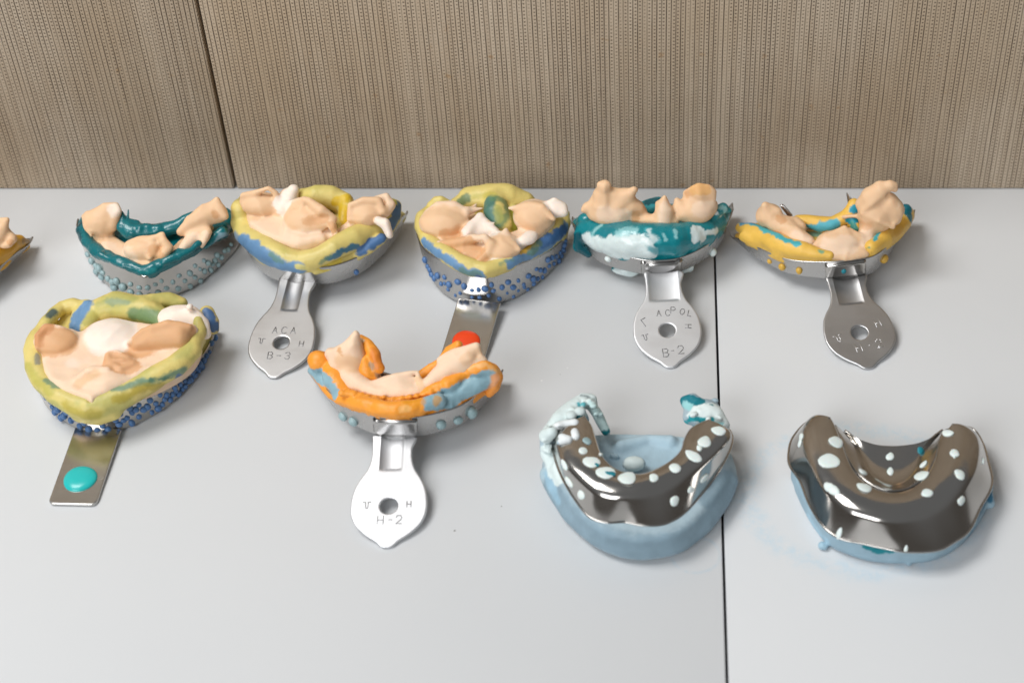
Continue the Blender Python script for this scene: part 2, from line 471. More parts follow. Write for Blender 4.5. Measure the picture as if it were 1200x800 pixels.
sa, sb = P(837.6, 297), P(852.4, 800)
sd = (sb - sa) / (sb - sa)[1]
seam = lambda y, o: (sa[0] + sd[0] * (y - sa[1]) + o, y)
YB, YF = 12.0, -900.0
for o, pts in (('worktop', [(-900, YF), seam(YF, -0.65), seam(YB, -0.45), (-900, YB)]),
               ('worktop', [seam(YF, 0.65), (800, YF), (800, YB), seam(YB, 0.45)])):
    w = box_mesh(o, 0, 0, 0, 0, -20, 0, M_TOP, pts); w['kind'] = 'structure'
w = bpy.data.objects['worktop']; w['label'] = 'broad pale grey worktop board left of the long dark joint'; w['category'] = 'worktop'
w = bpy.data.objects['worktop.001']; w['label'] = 'pale grey worktop board right of the long dark joint, under the tray with a solid palate'; w['category'] = 'worktop'
w = box_mesh('worktop_base', -900, 800, YF, YB, -40, -20.5, M_DARK); w['kind'] = 'structure'; w['label'] = 'dark underside showing in the worktop joint'; w['category'] = 'worktop'

WALLTOP = 270.0
ga, gb = PY(230, 0, 0), PY(276, 220, 0)
gx = lambda z: gb[0] + (ga[0] - gb[0]) * (z - gb[2]) / (ga[2] - gb[2])
def wall(name, xl0, xl1, xr0, xr1, label):
    V = np.array([(xl0, 0, 0.3), (xr0, 0, 0.3), (xr1, 0, WALLTOP), (xl1, 0, WALLTOP), (xl0, 10, 0.3), (xr0, 10, 0.3), (xr1, 10, WALLTOP), (xl1, 10, WALLTOP)], float)
    F = np.array([[0, 1, 2, 3], [5, 4, 7, 6], [4, 0, 3, 7], [1, 5, 6, 2], [3, 2, 6, 7], [4, 5, 1, 0]])
    o = mesh_obj(name, V, F, M_WEAVE, None, None, False)
    bv = o.modifiers.new('edge', 'BEVEL'); bv.width = 0.0005; bv.segments = 2
    o['label'] = label; o['category'] = 'wall panel'; return o
wall('woven_wall_panel', -900, -900, gx(0) - 0.75, gx(WALLTOP) - 0.75, 'narrower brown woven wall panel left of the dark gap')
wall('woven_wall_panel', gx(0) + 0.75, gx(WALLTOP) + 0.75, 800, 800, 'wide brown woven wall panel right of the dark gap')
w = box_mesh('wall_backing', -900, 800, 12.5, 22, -20, WALLTOP, M_DARK); w['kind'] = 'structure'; w['label'] = 'dark backing behind the gap between the woven panels'; w['category'] = 'wall'

# ------------------------------------------------------------------ building blocks of the trays
def resample(pts, n, closed=False):
    p = np.asarray(pts, float)
    # Catmull-Rom densify, then equal arc length
    out = []
    m = len(p)
    for i in range(m - 1):
        p0, p1, p2, p3 = p[max(i - 1, 0)], p[i], p[i + 1], p[min(i + 2, m - 1)]
        for t in np.linspace(0, 1, 12, endpoint=False):
            out.append(0.5 * ((2 * p1) + (p2 - p0) * t + (2 * p0 - 5 * p1 + 4 * p2 - p3) * t * t + (3 * p1 - p0 - 3 * p2 + p3) * t ** 3))
    out.append(p[-1]); out = np.array(out)
    s = np.r_[0, np.cumsum(np.linalg.norm(np.diff(out, axis=0), axis=1))]
    u = np.linspace(0, s[-1], n)
    return np.stack([np.interp(u, s, out[:, k]) for k in range(3)], 1)


def chaikin(rows, it=2):
    for _ in range(it):
        new = [rows[0]]
        for a, b in zip(rows[:-1], rows[1:]):
            new += [a * 0.75 + b * 0.25, a * 0.25 + b * 0.75]
        new.append(rows[-1]); rows = new
    return rows


def loft(rows):
    rows = np.array(rows); R, n = rows.shape[:2]
    V = rows.reshape(-1, 3)
    Q = [[i * n + j, i * n + j + 1, (i + 1) * n + j + 1, (i + 1) * n + j] for i in range(R - 1) for j in range(n - 1)]
    return V, np.array(Q)


def shell(root, crop, bottom, zb, H, flare, m, inner=0.42, center=None, wav=0.0, rim_px=None):
    """upright trough: outer wall, rounded bottom edge, floor and inner wall; bottom is the traced lower edge"""
    n = 90
    t0 = np.linspace(0, 1, len(bottom))
    z = np.interp(t0, [0, 0.5, 1], zb)
    B = resample([crop.P(x, y, zz) for (x, y), zz in zip(bottom, z)], n)
    t = np.linspace(0, 1, n)
    h = np.interp(t, np.linspace(0, 1, len(H)), H)
    h = np.convolve(np.pad(h, 4, mode='edge'), np.ones(9) / 9, 'valid')
    h *= 0.25 + 0.75 * smoothstep(0, 0.14, np.minimum(t, 1 - t))
    tan = np.gradient(B, axis=0); tan[:, 2] = 0; tan /= np.linalg.norm(tan, axis=1)[:, None]
    nor = np.stack([tan[:, 1], -tan[:, 0], np.zeros(n)], 1)      # outward for a left-to-right run round the front
    up = np.array([0, 0, 1.0])
    rim = B + nor * flare + up * h[:, None]
    if rim_px is not None:                    # upper edge measured too: its height follows from how far it stands above the lower edge
        toR = resample([(*crop.px(x, y), 0) for x, y in rim_px], n); toB = resample([(*crop.px(x, y), 0) for x, y in bottom], n)
        hh = np.clip((toB[:, 1] - toR[:, 1]) / 1.93 / (1 + 0.0009 * (toB[:, 1] - 330)), 6, 20)
        hh = np.convolve(np.pad(hh, 6, mode='edge'), np.ones(13) / 13, 'valid')
        rim = np.array([P(toR[i, 0], toR[i, 1], B[i, 2] + hh[i]) for i in range(n)])
        h = rim[:, 2] - B[:, 2]; d = rim - B; d[:, 2] = 0; flare = 1.0; nor_f = d
    else: nor_f = nor * flare
    root['nor'] = nor
    rim += nor * (wav * np.sin(t * 40))[:, None]
    mid = B + nor_f * 0.6 + up * h[:, None] * 0.5
    lowr = B + nor_f * 0.15 + up * h[:, None] * 0.12
    c = (B[0] + B[-1]) / 2 if center is None else center
    fl_o = B - nor * 1.6 + up * 0.1
    fl_i = c + (B - c) * inner; fl_i[:, 2] = B[:, 2] + 0.2
    in_top = c + (B - c) * (inner - 0.04); in_top[:, 2] = B[:, 2] + h * 0.75
    rows = chaikin([rim, mid, lowr, B, fl_o, fl_i * 0.2 + fl_o * 0.8, fl_i, in_top], 2)
    V, Q = loft(rows)
    o = mesh_obj('tray_shell', V, Q, m, root)
    so = o.modifiers.new('sheet', 'SOLIDIFY'); so.thickness = 0.0007; so.offset = 0
    # rolled rim wire
    rv, rq = tube_mesh(rim, np.full(n, 0.42), 8)
    mesh_obj('rim_wire', rv, rq, m, root)
    root['tree'] = bvh(V, Q); root['rim'] = rim
    return o


def tube_mesh(pts, rad, k=10):
    pts = np.asarray(pts, float); n = len(pts)
    tan = np.gradient(pts, axis=0); tan /= np.linalg.norm(tan, axis=1)[:, None] + 1e-9
    up = np.array([0, 0, 1.0]); V = []
    for i in range(n):
        a = np.cross(tan[i], up); a /= np.linalg.norm(a) + 1e-9; b = np.cross(a, tan[i])
        for j in range(k):
            w = 2 * math.pi * j / k
            V.append(pts[i] + rad[i] * (math.cos(w) * a + math.sin(w) * b))
    Q = [[i * k + j, i * k + (j + 1) % k, (i + 1) * k + (j + 1) % k, (i + 1) * k + j] for i in range(n - 1) for j in range(k)]
    Q += [[0, (q + 1) if q + 1 < k else 0, 0, 0] for q in range(0)]
    return np.array(V), np.array(Q)


# prims: ('t', crop, [(x,y,z,r),...], k[, 'sub'])  ('e', crop, x,y,z, rx,ry,rz, rotdeg, k[, 'sub'])  ('s', crop, [(x,y)..], z0, z1, rnd, k)
def solid_part(root, name, prims, m, base, paints=(), rough=(0.25, 0.18, 1.0), res=0.46, zmin=0.1, warp=0.8, mottle=None):
    dz = root.get('dz', 0.0) + (root.get('lift', 1.2) if name == 'wash_paste' else 0)
    prims = list(prims)
    if name == 'impression_putty' and 'rim' in root:
        def settle(c, pts):                   # a roll of putty sits on the rim, its middle a little inside it
            o = []
            for x, y, z, r in pts:
                zs = np.arange(8, 34, 0.25); q = np.array([c.P(x, y, zz) for zz in zs])
                k = np.argmin(((q[:, None, :2] - root['rim'][None, :, :2]) ** 2).sum(-1), 1)
                off = -((q - root['rim'][k])[:, :2] * root['nor'][k][:, :2]).sum(1)
                cost = (off - max(0.75 * r, 1.4)) ** 2 + 0.25 * (zs - root['rim'][k][:, 2] - 1.5) ** 2
                o.append((x, y, float(zs[np.argmin(cost)]) , r))
            return o
        prims = [('t', p[1], [(x, y, z - 0.0, r) for x, y, z, r in settle(p[1], p[2])], *p[3:], 'abs') if p[0] == 'r' else p for p in prims]
    if name == 'impression_putty' and 'rim' in root: prims = [('s', p[1], p[2], max(p[3], p[4] - 3.2), *p[4:]) if p[0] == 's' else p for p in prims]
    up_ = lambda z: z + dz * min(1.0, max(z - 3, 0) / 8.0)
    prims = [p[:-1] if p[-1] == 'abs' else ('t', p[1], [(x, y, up_(z), r) for x, y, z, r in p[2]], *p[3:]) if p[0] == 't' else ('e', p[1], p[2], p[3], up_(p[4]), *p[5:]) if p[0] == 'e' else ('s', p[1], p[2], p[3], up_(p[4]), *p[5:]) for p in prims]
    pts = []
    for p in prims:
        c = p[1]
        if p[0] == 't': pts += [c.P(x, y, z) + s * (r + 2) for x, y, z, r in p[2] for s in (-1, 1)]
        elif p[0] == 'e': pts += [c.P(p[2], p[3], p[4]) + s * (max(p[5:8]) + 1.5) for s in (-1, 1)]
        elif p[0] == 's': pts += [c.P(x, y, zz) + s * 2 for x, y in p[2] for zz, s in ((p[3], -1), (p[4], 1))]
    pts = np.array(pts); lo, hi = pts.min(0), pts.max(0); lo[2] = max(lo[2], -1.5)
    so = Solid(lo, hi, res)
    for p in prims:
        c = p[1]; sub = p[-1] == 'sub'
        if p[0] == 't': so.tube([c.P(x, y, z) for x, y, z, r in p[2]], [q[3] for q in p[2]], p[3], sub)
        elif p[0] == 'e': so.ell(c.P(p[2], p[3], p[4]), p[5:8], math.radians(p[8]), p[9], sub)
        elif p[0] == 's': so.slab(resample([c.P(x, y, p[4] if p[3] > 0 else 0) for x, y in [*p[2], p[2][0]]], 150)[:-1], p[3], p[4], p[6], p[5], sub)
    if name == 'impression_putty' and 'rim' in root:
        rm = root['rim'][4:-4:3] - root['nor'][4:-4:3] * 2.6 - np.array([0, 0, 1.2])
        so.tube(rm, np.full(len(rm), 2.5), 1.5)
    if m.name.startswith('matt'): so.rough(0.22, 0.10, rough[2] + 30, 0.2); rough = (0.10, 0.16, 1.0)
    elif name == 'impression_putty': so.rough(0.55, 0.11, rough[2] + 30, 0.2)
    else: so.ridges(0.42, 0.10, rough[2])
    if rough: so.rough(rough[0], rough[1], rough[2])
    so.floor(zmin)
    V, Q = so.surface()
    V = relax(V, Q, 7 if name == 'wash_paste' else 2)
    tree = bvh(V, Q)
    col = np.tile(np.array(base, float), (len(V), 1))
    wn = fbm(V, 0.35, 2.0) * warp + 0.35 * vnoise(V * np.array([1, 1, 2.2]), 1.5, 6.0)
    if mottle is not None:
        f = smoothstep(0.1, 0.7, fbm(V * np.array([1, 1, 1.6]), mottle[1], mottle[2]))[:, None] * mottle[3]
        col = col * (1 - f) + np.array(mottle[0]) * f
    if name == 'impression_putty':
        st = smoothstep(0.35, 0.9, fbm(V * np.array([.6, .6, 1.8]), 0.28, 9.0))[:, None]
        col = col * (1 - .16 * st) + np.array(base) * np.array([.62, .74, .80]) * .16 * st
    for p in paints:
        c, pl, r, colr, soft = p[:5]
        op = p[5] if len(p) > 5 else 1.0
        q = []
        for x, y in pl:
            h, _ = hit(tree, *c.px(x, y))
            if h is not None: q.append(h)
        if not q: continue
        d = np.full(len(V), 1e3)
        if len(q) == 1: d = np.linalg.norm(V - q[0], axis=1)
        for a, b in zip(q[:-1], q[1:]):
            d = np.minimum(d, seg_dist(V, a, b, 0, 0))
        sf = soft * 0.45
        f = (op * smoothstep(r + sf, r - sf, d + wn))[:, None]
        col = col * (1 - f) + np.array(colr) * f
    o = mesh_obj(name, V, Q, m, root, col)
    root.setdefault('parts', {})[name] = tree
    return o


# beads of putty pushed through the perforations
def bead_mesh(name, seed, flat=0.85):
    r = np.random.default_rng(seed)
    V = []; Q = []
    nu, nv = 14, 8
    for i in range(nv + 1):
        th = math.pi * i / nv
        for j in range(nu):
            ph = 2 * math.pi * j / nu
            V.append((math.sin(th) * math.cos(ph), math.sin(th) * math.sin(ph), math.cos(th)))
    V = np.array(V)
    for i in range(nv):
        for j in range(nu):
            Q.append([i * nu + j, (i + 1) * nu + j, (i + 1) * nu + (j + 1) % nu, i * nu + (j + 1) % nu])
    V = V * (1 + (0.34 if flat < .7 else 0.16) * vnoise(V, 0.9, seed)[:, None]); V[:, 2] *= flat
    me = make_mesh(name, V, np.array(Q)); return me


BEADS = [bead_mesh('bead_mesh', s) for s in range(3, 8)]
FLATBEADS = [bead_mesh('blob_mesh', s, 0.55) for s in range(20, 27)]
_matmesh = {}


def bead_at(root, tree, px, py, r, m, name='bead', meshes=None, sx=1.0, sy=1.0, lift=0.28, label=None):
    h, n = hit(tree, px, py)
    if h is None: return None
    if name == 'bead': r *= random.uniform(0.8, 1.18); sx = random.uniform(.9, 1.15); sy = 1 / sx
    src = random.choice(meshes or BEADS)
    key = (src.name, m.name)
    if key not in _matmesh:
        me = src.copy(); me.materials.append(m); _matmesh[key] = me
    o = link(bpy.data.objects.new(name, _matmesh[key])); o.parent = root['ob']
    o.location = Vector((h + n * r * lift - root['_o']) * S)
    q = Vector(n).to_track_quat('Z', 'X'); o.rotation_mode = 'QUATERNION'
    if sx == sy:
        from mathutils import Quaternion
        q = q @ Quaternion((0, 0, 1), random.random() * 6.28)
    o.rotation_quaternion = q
    o.scale = (r * sx, r * sy, r)
    if label: o['label'] = label
    return o


# handles ------------------------------------------------------------
def plate(root, name, org, u, v, outline, th, m, hfun=None, hole=None, res=0.32):
    """flat sheet in the frame (org,u,v); outline in mm; hole = (u,v,ru,rv)"""
    w = np.cross(u, v); out = np.array(outline, float)
    lo = np.r_[out.min(0) - 1, -3.6]; hi = np.r_[out.max(0) + 1, 2.2]
    so = Solid(lo, hi, res)
    sl, g = so.box(lo, hi)
    uv = g[:, :, 0, :2]
    d2 = poly_sdf(uv, out)
    if hole is not None:
        q = (uv - np.array(hole[:2])) / np.array(hole[2:])
        d2 = np.maximum(d2, (1 - np.linalg.norm(q, axis=-1)) * min(hole[2:]))
    hh = hfun(uv) if hfun is not None else np.zeros(uv.shape[:2])
    gy, gx_ = np.gradient(hh, res)
    sl_ = np.sqrt(1 + gy ** 2 + gx_ ** 2)
    dz = (np.abs(g[..., 2] - hh[:, :, None]) / sl_[:, :, None]) - th / 2
    a, b = d2[:, :, None] + 0.25, dz + 0.25
    so.d[sl] = np.minimum(np.maximum(a, b), 0) + np.hypot(np.maximum(a, 0), np.maximum(b, 0)) - 0.25
    V, Q = so.surface()
    W = org + V[:, :1] * u + V[:, 1:2] * v + V[:, 2:] * w
    o = mesh_obj(name, W, Q, m, root)
    return o, w


GLYPH = {
    'A': [[(0, 0), (.5, 1), (1, 0)], [(.2, .4), (.8, .4)]],
    'C': [[(1, .85), (.7, 1), (.3, 1), (0, .7), (0, .3), (.3, 0), (.7, 0), (1, .15)]],
    'B': [[(0, 0), (0, 1), (.7, 1), (.95, .8), (.7, .52), (0, .52)], [(.7, .52), (1, .28), (.7, 0), (0, 0)]],
    'H': [[(0, 0), (0, 1)], [(1, 0), (1, 1)], [(0, .5), (1, .5)]],
    'P': [[(0, 0), (0, 1), (.7, 1), (1, .75), (.7, .48), (0, .48)]],
    'O': [[(.3, 0), (0, .3), (0, .7), (.3, 1), (.7, 1), (1, .7), (1, .3), (.7, 0), (.3, 0)]],
    'L': [[(0, 1), (0, 0), (.8, 0)]],
    'I': [[(.5, 0), (.5, 1)]],
    'F': [[(0, 0), (0, 1), (.9, 1)]],
    '2': [[(0, .75), (.2, 1), (.8, 1), (1, .75), (.85, .5), (0, 0), (1, 0)]],
    '3': [[(0, .9), (.3, 1), (.8, 1), (1, .78), (.75, .53), (.4, .53)], [(.75, .53), (1, .27), (.8, 0), (.3, 0), (0, .12)]],
    '-': [[(.1, .5), (.9, .5)]],
    '.': [[(.4, .5), (.6, .5)]],
    'U': [[(-.35, .95), (.22, .95), (.22, .25), (.4, .02), (.6, .02), (.78, .25), (.78, .95), (1.35, .95)]],
}


def lettering(root, handle, org, u, v, w, texts, top, wid=0.30, mtl=None):
    """stamped characters: texts = [(chars, cu, cv, height, angle, advance)]"""
    V = []; Q = []
    for chars, cu, cv, hgt, ang, adv in texts:
        n = len(chars); ca, sa_ = math.cos(ang), math.sin(ang)
        for i, ch in enumerate(chars):
            for st in GLYPH.get(ch, []):
                pts = [((x - .5) * hgt * .62 + (i - (n - 1) / 2) * adv, (y - .5) * hgt) for x, y in st]
                pts = [(cu + x * ca - y * sa_, cv + x * sa_ + y * ca) for x, y in pts]
                for a, b in zip(pts[:-1], pts[1:]):
                    a = np.array(a); b = np.array(b); t = (b - a) / (np.linalg.norm(b - a) + 1e-9); nn = np.array([-t[1], t[0]]) * wid / 2
                    a = a - t * wid * .3; b = b + t * wid * .3
                    k = len(V)
                    for z in (top - 0.15, top + 0.02 + 0.004 * (len(V) % 5)):
                        for q in (a - nn, b - nn, b + nn, a + nn):
                            V.append(org + q[0] * u + q[1] * v + z * w)
                    Q += [[k + 3, k + 2, k + 1, k], [k + 4, k + 5, k + 6, k + 7]] + [[k + j, k + (j + 1) % 4, k + 4 + (j + 1) % 4, k + 4 + j] for j in range(4)]
    o = mesh_obj('stamped_lettering', np.array(V), np.array(Q), mtl or M_MARK, root, None, False)
    o.parent = handle
    return o


_half = [(.56, 1.95), (.53, 1.55), (.55, 1.25), (.64, .98), (.80, .74), (.92, .5), (.985, .22), (1, -.05), (.965, -.27), (.87, -.47), (.74, -.62), (.56, -.77), (.40, -.87), (.28, -.95), (.20, -1.03), (.09, -1.09)]
DISC = [(-x, y) for x, y in _half] + _half[::-1]


def disc_handle(root, neck, hole, tip, rpx, zneck, ztip, texts, m=M_HANDLE, roll=0.0, groove_w=0.30, mark=None):
    """flat handle with a drilled round end, a pressed channel and stamped marks"""
    N0, T0 = P(*neck, zneck), P(*tip, ztip)
    v = (N0 - T0) / np.linalg.norm(N0 - T0)
    d = ray(*hole)
    u0 = np.cross(v, [0, 0, 1.0]); u0 /= np.linalg.norm(u0)
    w0 = np.cross(u0, v)
    org = CAMPOS + d * (((T0 - CAMPOS) @ w0) / (d @ w0))
    ca, sa_ = math.cos(roll), math.sin(roll)
    u = u0 * ca + w0 * sa_
    w = np.cross(u, v)
    scale = FPX / ((org - CAMPOS) @ FWD)
    R = rpx / scale
    Lu = (N0 - org) @ v; Ld = (org - T0) @ v
    out = []
    for a, b in DISC:
        out.append((a * R, b / 1.95 * Lu if b > 0 else b / 1.1 * Ld))
    # smooth the outline
    o3 = resample(np.c_[np.array(out + [out[0]]), np.zeros(len(out) + 1)], 140)[:-1, :2]
    def hf(uv):
        U, Vv = uv[..., 0], uv[..., 1]
        gw = groove_w * R
        end = 0.95 / 1.95 * Lu
        prof = np.clip(1 - (U / (gw * 1.15)) ** 2, 0, 1) ** 0.75 * smoothstep(end - .5, end + 1.4, Vv)
        return -1.15 * prof
    h, w = plate(root, 'handle', org, u, v, o3, 1.1, m, hf, (0, 0, R * .235, R * .235))
    tx = [(c, cu * R, cv * R, hh * R, a, adv * R) for c, cu, cv, hh, a, adv in texts]
    lettering(root, h, org, u, v, w, tx, 0.60, mtl=mark)
    return h


def strip_handle(root, tl, tr, br, bl, ztop, zbot, m, button, bm, bpx, brad, blabel):
    A, B, C, D = P(*tl, ztop), P(*tr, ztop), P(*br, zbot), P(*bl, zbot)
    top, bot = (A + B) / 2, (C + D) / 2
    v = (top - bot) / np.linalg.norm(top - bot); u = np.cross(v, [0, 0, 1.0]); u /= np.linalg.norm(u)
    wd = (np.linalg.norm((B - A) @ u) + np.linalg.norm((C - D) @ u)) / 4
    L = np.linalg.norm(top - bot); rc = 2.4
    out = [(-wd, L), (-wd, rc)] + [(-wd + rc - rc * math.cos(t), rc - rc * math.sin(t)) for t in np.linspace(0.2, 1.4, 6)] + \
          [(wd - rc + rc * math.sin(t), rc - rc * math.cos(t)) for t in np.linspace(0.15, 1.4, 6)] + [(wd, rc), (wd, L)]
    h, w = plate(root, 'handle', bot, u, v, out, 1.2, m)
    d = ray(*bpx); q0 = bot + w * 0.6
    c = CAMPOS + d * (((q0 - CAMPOS) @ w) / (d @ w))
    # domed enamel button
    V = []; Q = []; nu, nv = 36, 9
    for i in range(nv):
        th = math.pi / 2 * i / (nv - 1)
        for j in range(nu):
            ph = 2 * math.pi * j / nu
            rr = brad * math.cos(th) ** 0.7 * (1 + 0.02 * math.sin(3 * ph + 1))
            V.append(c + u * rr * math.cos(ph) + v * rr * math.sin(ph) * 0.98 + w * (brad * 0.26 * math.sin(th)))
    for i in range(nv - 1):
        for j in range(nu):
            Q.append([i * nu + j, i * nu + (j + 1) % nu, (i + 1) * nu + (j + 1) % nu, (i + 1) * nu + j])
    b = mesh_obj('colour_button', np.array(V), np.array(Q), bm, root); b.parent = h; b['label'] = blabel
    return h, bot, u, v, w


def bracket(root, quad, m, lift=0.5):
    """small plate soldered on the front wall, laid on the shell surface"""
    (x0, y0), (x1, y1), (x2, y2), (x3, y3) = quad    # tl tr br bl
    rows = []
    for a in np.linspace(0, 1, 7):
        r = []
        for b in np.linspace(0, 1, 14):
            px = (x0 * (1 - b) + x1 * b) * (1 - a) + (x3 * (1 - b) + x2 * b) * a
            py = (y0 * (1 - b) + y1 * b) * (1 - a) + (y3 * (1 - b) + y2 * b) * a
            h, n = hit(root['tree'], px, py)
            if h is None:
                h, n = (r[-1], np.array([0, -1, 0.2])) if r else (rows[-1][0] if rows else P(px, py, 12), np.array([0, -1, 0.2]))
                r.append(h)
            else: r.append(h + n * (lift + 0.4))
        rows.append(np.array(r))
    V, Q = loft(rows)
    o = mesh_obj('handle_bracket', V, Q, m, root)
    so = o.modifiers.new('sheet', 'SOLIDIFY'); so.thickness = 0.0009; so.offset = 0
    return o


# ------------------------------------------------------------------ colours of the silicones
TEAL = lin(14, 128, 138); TEAL_L = lin(70, 172, 182); TEAL_W = lin(150, 205, 208); MINTW = lin(212, 226, 226)
YEL = lin(216, 198, 120); YELW = lin(230, 186, 84); OLIVE = lin(166, 166, 92); GREENB = lin(102, 136, 114); BLUE = lin(106, 146, 184); BLUE_D = lin(74, 108, 152)
PEACH = lin(230, 193, 155); PEACH_L = lin(236, 207, 179); PEACH_D = lin(217, 170, 126); CREAM = lin(240, 226, 213)
ORANGE = lin(240, 156, 52); GREYB = lin(140, 174, 186); SKYB = lin(178, 200, 211); SKYB_D = lin(136, 160, 174)
GRP = 'impression trays laid out on the worktop'


def base_of(crop, bottom): 
    q = np.array([crop.P(x, y, 0) for x, y in bottom]); c = (q.min(0) + q.max(0)) / 2; c[2] = 0; return c


def tray(label, crop, bottom):
    return thing('impression_tray', label, 'dental tray', base_of(crop, bottom), GRP)


# ---- tray with the turquoise button, front left
c, c1, c2 = Crop(10, 330, 2.856), Crop(25, 340, 4.706), Crop(135, 340, 4.706)
bt = [(150, 190), (102, 260), (95, 325), (110, 380), (140, 430), (200, 475), (250, 500), (310, 506), (380, 494), (460, 460), (540, 410), (600, 350), (650, 285), (686, 215), (690, 165)]
t = tray('perforated metal tray of peach and yellow putty, strip handle with a turquoise button', c, bt)
t['lift'] = 2.4; t['dz'] = 3.2; shell(t, c, bt, (0.6, 0.6, 0.6), [14, 15, 14.5, 15, 14.5], 2.2, M_MIRROR, rim_px=[(118, 150), (66, 235), (72, 305), (105, 360), (160, 410), (230, 440), (300, 445), (390, 415), (470, 382), (540, 350), (600, 300), (650, 245), (682, 190), (692, 135)])
roll = [(170, 95, 17, 2.4), (128, 135, 17.5, 3), (98, 180, 17, 3.4), (84, 230, 16.5, 3.6), (88, 285, 15.5, 3.8), (115, 335, 15, 4.0), (160, 378, 14.5, 4.2), (215, 408, 14, 4.4), (270, 420, 13, 5.0), (320, 408, 13.5, 4.8),
        (400, 372, 14.5, 4.6), (480, 325, 16, 4.4), (560, 282, 17, 4.2), (615, 228, 18, 3.9), (637, 165, 19, 2.8), (634, 130, 21, 1.6)]
solid_part(t, 'impression_putty', [
    ('s', c, [(190, 100), (140, 140), (105, 190), (95, 250), (115, 330), (215, 410), (300, 425), (480, 340), (610, 235), (660, 140), (560, 80), (400, 80), (250, 100)], 1.5, 14, 2, 1.5),
    ('t', c, roll, 2.0), ('t', c, [(255, 160, 15, 4), (290, 105, 16, 5), (360, 85, 17, 6), (450, 95, 17, 6), (510, 125, 16, 5)], 2.5),
    ('t', c, [(140, 125, 16, 2.6), (150, 105, 16, 2.6), (180, 88, 16, 3), (215, 80, 17, 2.8), (245, 90, 16, 3)], 1.0), ('t', c, [(425, 68, 18, 2.5), (475, 68, 18.5, 3.4), (535, 62, 17, 3), (575, 75, 15, 2.5)], 1.2),
    ('t', c, [(262, 85, 17, 3), (240, 110, 16, 3.6), (225, 150, 15, 3.6)], 1.0), ('t', c, [(664, 105, 17, 3), (678, 135, 15, 3), (686, 160, 12, 2.2)], 1.0),
    ('t', c, [(240, 440, 10, 3.4), (300, 448, 9, 3.6), (350, 435, 10, 3)], 2.0), ('t', c, [(262, 370, 18, 1.6), (275, 395, 18, 1.2)], 0.8, 'sub'),
], M_PUTTY, YEL, [
    (c1, [(30, 420), (90, 500), (160, 560)], 2.2, lin(176, 172, 80), 2.5, .7), (c1, [(140, 495), (210, 535)], 1.2, GREENB, 1.2, .8),
    (c1, [(250, 640), (330, 690), (420, 690)], 2.5, lin(176, 160, 52), 3, .7),
    (c2, [(-20, 550), (60, 535), (150, 505), (230, 500), (300, 470), (380, 440)], 1.3, GREENB, 1.6, .9), (c2, [(200, 495), (290, 485)], 1.0, lin(70, 110, 90), 1.4, .8),
    (c2, [(0, 600), (60, 590), (120, 550), (260, 520)], 1.6, lin(170, 150, 46), 2, .7),
    (c2, [(350, 470), (420, 420), (470, 370)], 1.0, BLUE_D, 1.2, .9),
    (c, [(265, 75), (240, 110), (222, 150)], 3.0, BLUE, 1.2), (c, [(420, 110), (470, 115), (500, 120)], 3.0, lin(92, 128, 84), 3.0, .9), (c, [(300, 75), (420, 60)], 1.5, OLIVE, 3, .8),
    (c, [(280, 110), (330, 90), (380, 90)], 2.0, lin(190, 182, 96), 2, .7), (c, [(330, 66), (400, 70)], 1.2, GREENB, 2, .6),
    (c, [(665, 105), (690, 155)], 2.5, BLUE_D, 1.0), (c, [(135, 110), (150, 98)], 2, lin(60, 84, 92), 1.5, .9), (c, [(95, 245), (100, 270)], 1.2, lin(110, 120, 130), 1.2, .7),
], (0.15, 0.16, 1.0), mottle=(lin(168, 170, 96), 0.10, 1.0, 0.6))
